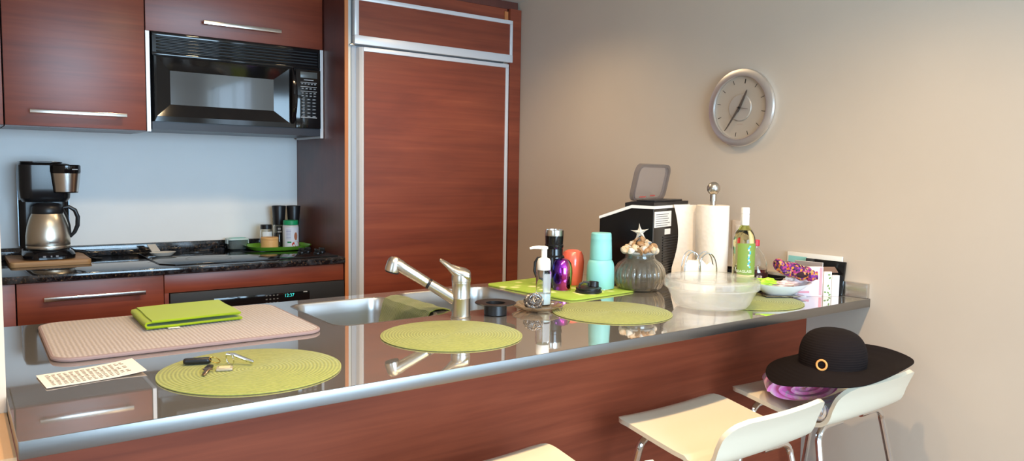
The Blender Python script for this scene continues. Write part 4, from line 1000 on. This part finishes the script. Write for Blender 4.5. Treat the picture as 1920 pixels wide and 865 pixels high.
# ------------------------------------------------------------------ stools
SEATM = mat('cream_laminate', srgb(228, 215, 190), .38, coat=.15)
PLY = mat('plywood_edge', srgb(206, 190, 172), .6)
def stool_profile():
    # (y, z) from the front edge to the top of the back; y negative is the back
    return [(.160, .627), (.142, .632), (.10, .629), (.04, .619), (-.02, .609), (-.08, .600), (-.125, .596), (-.165, .597), (-.196, .604), (-.218, .618), (-.231, .638), (-.241, .662), (-.253, .692), (-.266, .715), (-.279, .735)]
PR = stool_profile()
def stool_geo():
    n = 46; m_ = 24; W = .226
    # resample the profile by length
    ds = [0]
    for a, b in zip(PR, PR[1:]): ds.append(ds[-1]+math.hypot(b[0]-a[0], b[1]-a[1]))
    tot = ds[-1]
    def pr(s):
        s = min(max(s, 0), tot)
        for i in range(len(PR)-1):
            if s <= ds[i+1]: break
        f = (s-ds[i])/(ds[i+1]-ds[i])
        return PR[i][0]*(1-f)+PR[i+1][0]*f, PR[i][1]*(1-f)+PR[i+1][1]*f
    def fn(u, v_):
        s = u*tot; y, z = pr(s)
        dend = tot-s; hw_ = W
        rc = .065
        if dend < rc: hw_ = W-rc+math.sqrt(max(0, rc*rc-(rc-dend)**2))
        if s < .045: hw_ = min(hw_, W-.045+math.sqrt(max(0, .045**2-(.045-s)**2)))
        x = (2*v_-1)*hw_
        z += .008*(abs(x)/W)**2.2*(1 if s < tot*.55 else 0)
        y += -.0 + (.020*(abs(x)/W)**2 if s > tot*.62 else 0)*min(1, (s-tot*.62)/(.2*tot) if s > tot*.62 else 0)
        return (x, y, z)
    return G().sheet(fn, n, m_, .013)
def leg_pts(sx2, sy):
    x0 = .06*sx2; y0 = .075 if sy > 0 else -.165; zt = .588 if sy > 0 else .574
    P_ = [(x0, y0, zt), (.150*sx2, y0, zt)]
    for k in range(1, 7):
        a = PI/2*k/6*.93; P_.append(((.150+.045*math.sin(a))*sx2, y0+.004*sy*k/6, zt-.045*(1-math.cos(a))))
    P_ += [(.222*sx2, y0+.055*sy, .28), (.240*sx2, y0+.088*sy, 0.006)]
    return P_
stool_parts = {}
def make_stool(label, loc, rz, first=None):
    t = thing('bar_stool', label, 'stool', loc, rz, 'cream bar stools along the bar')
    if first:
        for ch in first.children:
            c = ch.copy(); LC.objects.link(c); c.parent = t
            for g2 in ch.children:
                d = g2.copy(); LC.objects.link(d); d.parent = c
        return t
    part('seat_shell', stool_geo(), SEATM, t, 'cream moulded plywood seat and low back', sharp=50)
    for sx2 in (-1, 1):
        for sy in (1, -1):
            l_ = part('leg', G().tube(leg_pts(sx2, sy), .0105, 12), CHROME, t)
            e = leg_pts(sx2, sy)[-1]
            part('foot_cap', G().lathe([(.012, 0), (.0135, .002), (.0135, .016), (.011, .018)], 16, (e[0], e[1], 0)), BLACK_M, l_)
    part('mount_plate', G().box(-.10, .10, -.17, .09, .576, .582), CHROME, t)
    fr_ = rrect(-.232, .232, -.245, .155, .05)
    part('foot_ring', G().tube([(x, y, .20) for x, y in fr_], .009, 10, True), CHROME, t)
    return t
s_mid = make_stool('cream bar stool with empty seat, complete one in the middle', (-.945, -.004, 0), 0)
make_stool('cream bar stool by the right wall carrying the black hat', (-.382, .010, 0), 0, s_mid)
make_stool('cream bar stool nearest the camera, cut off by the bottom edge', (-1.700, -.052, 0), math.radians(1), s_mid)

# ------------------------------------------------------------------ towels and hat on the right stool
def towel_mat(name, stops):
    m = mat(name, srgb(230, 130, 190), .95, sheen=.4)
    v = coords(m, (1, 1, 1)); nt, N, L, p = nodes(m)
    n1 = noise(m, v, 22, 2, .5, 1.0)
    setcol(m, ramp(m, n1, stops)); bump(m, noise(m, coords(m, (1, 1, 1)), 500, 2), .3, .002)
    return m
PINK = towel_mat('pink_beach_towel', [(.30, srgb(236, 230, 170)), (.42, srgb(240, 186, 216)), (.52, srgb(236, 140, 206)), (.64, srgb(230, 112, 192)), (.76, srgb(160, 204, 170))])
PALE = towel_mat('pastel_beach_towel', [(.30, srgb(236, 196, 130)), (.42, srgb(238, 232, 228)), (.54, srgb(220, 226, 240)), (.64, srgb(236, 150, 190)), (.76, srgb(190, 220, 190))])
def roll_geo(w_, h_, turns, length, th, seed=0, rec=.022):
    # flattened spiral section in local YZ, running along +X
    n = int(turns*36); P2 = []
    for k in range(n+1):
        f = k/n; a = 2*PI*turns*f
        ry = w_*(1-.86*f); rz = h_*(1-.80*f)
        P2.append((ry*math.cos(a)*(1+.03*math.sin(3*a+seed)), h_-.001+rz*math.sin(a)*.99))
    def fn(u, v_):
        k = u*n; i = min(int(k), n-1); f = k-i
        y = P2[i][0]*(1-f)+P2[i+1][0]*f; z = P2[i][1]*(1-f)+P2[i+1][1]*f
        return (length*v_+.006*math.sin(8*u*turns)*(1 if v_ < .5 else -1), y, z+.002*math.sin(9*v_+seed))
    g = G().sheet(fn, n, 10, th)
    core = [(ww*math.cos(2*PI*k/40), h_-.001+hh_*math.sin(2*PI*k/40)) for ww, hh_ in ((w_*.95, h_*.93),) for k in range(40)]
    return g.loft([[(x, y, z) for y, z in core] for x in (rec, length-rec)])
o = part('rolled_towel', roll_geo(.113, .047, 2.7, .18, .0095, 1), PINK, sharp=60)
o.location = (-.545, -.092, .634); o.rotation_euler = (math.radians(-9), math.radians(0), math.radians(40))
tag(o, 'bright pink rolled beach towel under the black hat', 'towel')
o = part('rolled_towel', roll_geo(.038, .033, 2.6, .30, .009, 2, .006), PALE, sharp=60)
o.location = (-.602, -.166, .604); o.rotation_euler = (0, 0, math.radians(2))
tag(o, 'pastel striped rolled towel against the back of the right stool', 'towel')
HATM = mat('black_straw', srgb(24, 17, 17), .9, spec=.2)
v = coords(HATM, (1, 1, 1)); nt, N, L, p = nodes(HATM)
wv = N.new('ShaderNodeTexWave'); wv.bands_direction = 'Z'; wv.inputs['Scale'].default_value = 42; wv.inputs['Distortion'].default_value = .4
L.new(v, wv.inputs['Vector']); bump(HATM, wv.outputs['Fac'], .35, .0015)
HT = thing('sun_hat', 'wide-brimmed black sun hat with ring buckle lying on the towels', 'hat', (-.502, -.150, .767), math.radians(0))
def hat(u, v_):
    # u: 0 crown centre -> 1 brim edge, v: around
    a = 2*PI*v_
    if u < .5:
        t_ = u/.5; ang = t_*PI/2
        cr_ = .098*math.sin(ang)**.86 if t_ < 1 else .098
        zc = .118*max(0, math.cos(ang))**.62
        dent = -.004*max(0, 1-t_*2)
        return (cr_*math.cos(a), cr_*math.sin(a)*1.02, zc+dent)
    t_ = (u-.5)/.5
    big = .095+.062*max(0, math.cos(a+.35))**1.5+.006*math.cos(3*a)
    r = .098+t_*big
    zz = t_**1.15*(.034*math.cos(a+.55)-.004)+.006*t_*t_*math.sin(4*a+.6)-.014*t_*t_*max(0, math.cos(a-2.7))
    return (r*math.cos(a), r*math.sin(a), zz)
g = G(); b = bmesh.new(); NU, NV = 44, 72
V = [[b.verts.new(hat(i/NU, j/NV)) for j in range(NV)] for i in range(NU+1)]
for i in range(NU):
    for j in range(NV): b.faces.new((V[i][j], V[i+1][j], V[i+1][(j+1) % NV], V[i][(j+1) % NV]))
bmesh.ops.remove_doubles(b, verts=b.verts, dist=1e-5); bmesh.ops.recalc_face_normals(b, faces=b.faces)
bmesh.ops.solidify(b, geom=b.faces[:], thickness=.003); bmesh.ops.recalc_face_normals(b, faces=b.faces)
g._merge(b)
part('body', g, HATM, HT, sharp=70)
bn = part('band', G().lathe([(.0985, .003), (.1005, .004), (.0995, .031), (.0970, .032)], 64, rad=lambda a, z: 1.0), mat('hat_ribbon', srgb(18, 15, 16), .6), HT, 'black ribbon band')
ba = math.radians(-167)
bc = Vector((.1035*math.cos(ba), .1035*math.sin(ba), .018))
nrm = Vector((math.cos(ba), math.sin(ba), .12)).normalized()
part('buckle', G().tube(ringpts(bc, .0150, nrm, 0), .0033, 10, True), mat('tortoise_amber', srgb(224, 160, 92), .25, coat=.6), bn, 'amber ring buckle')
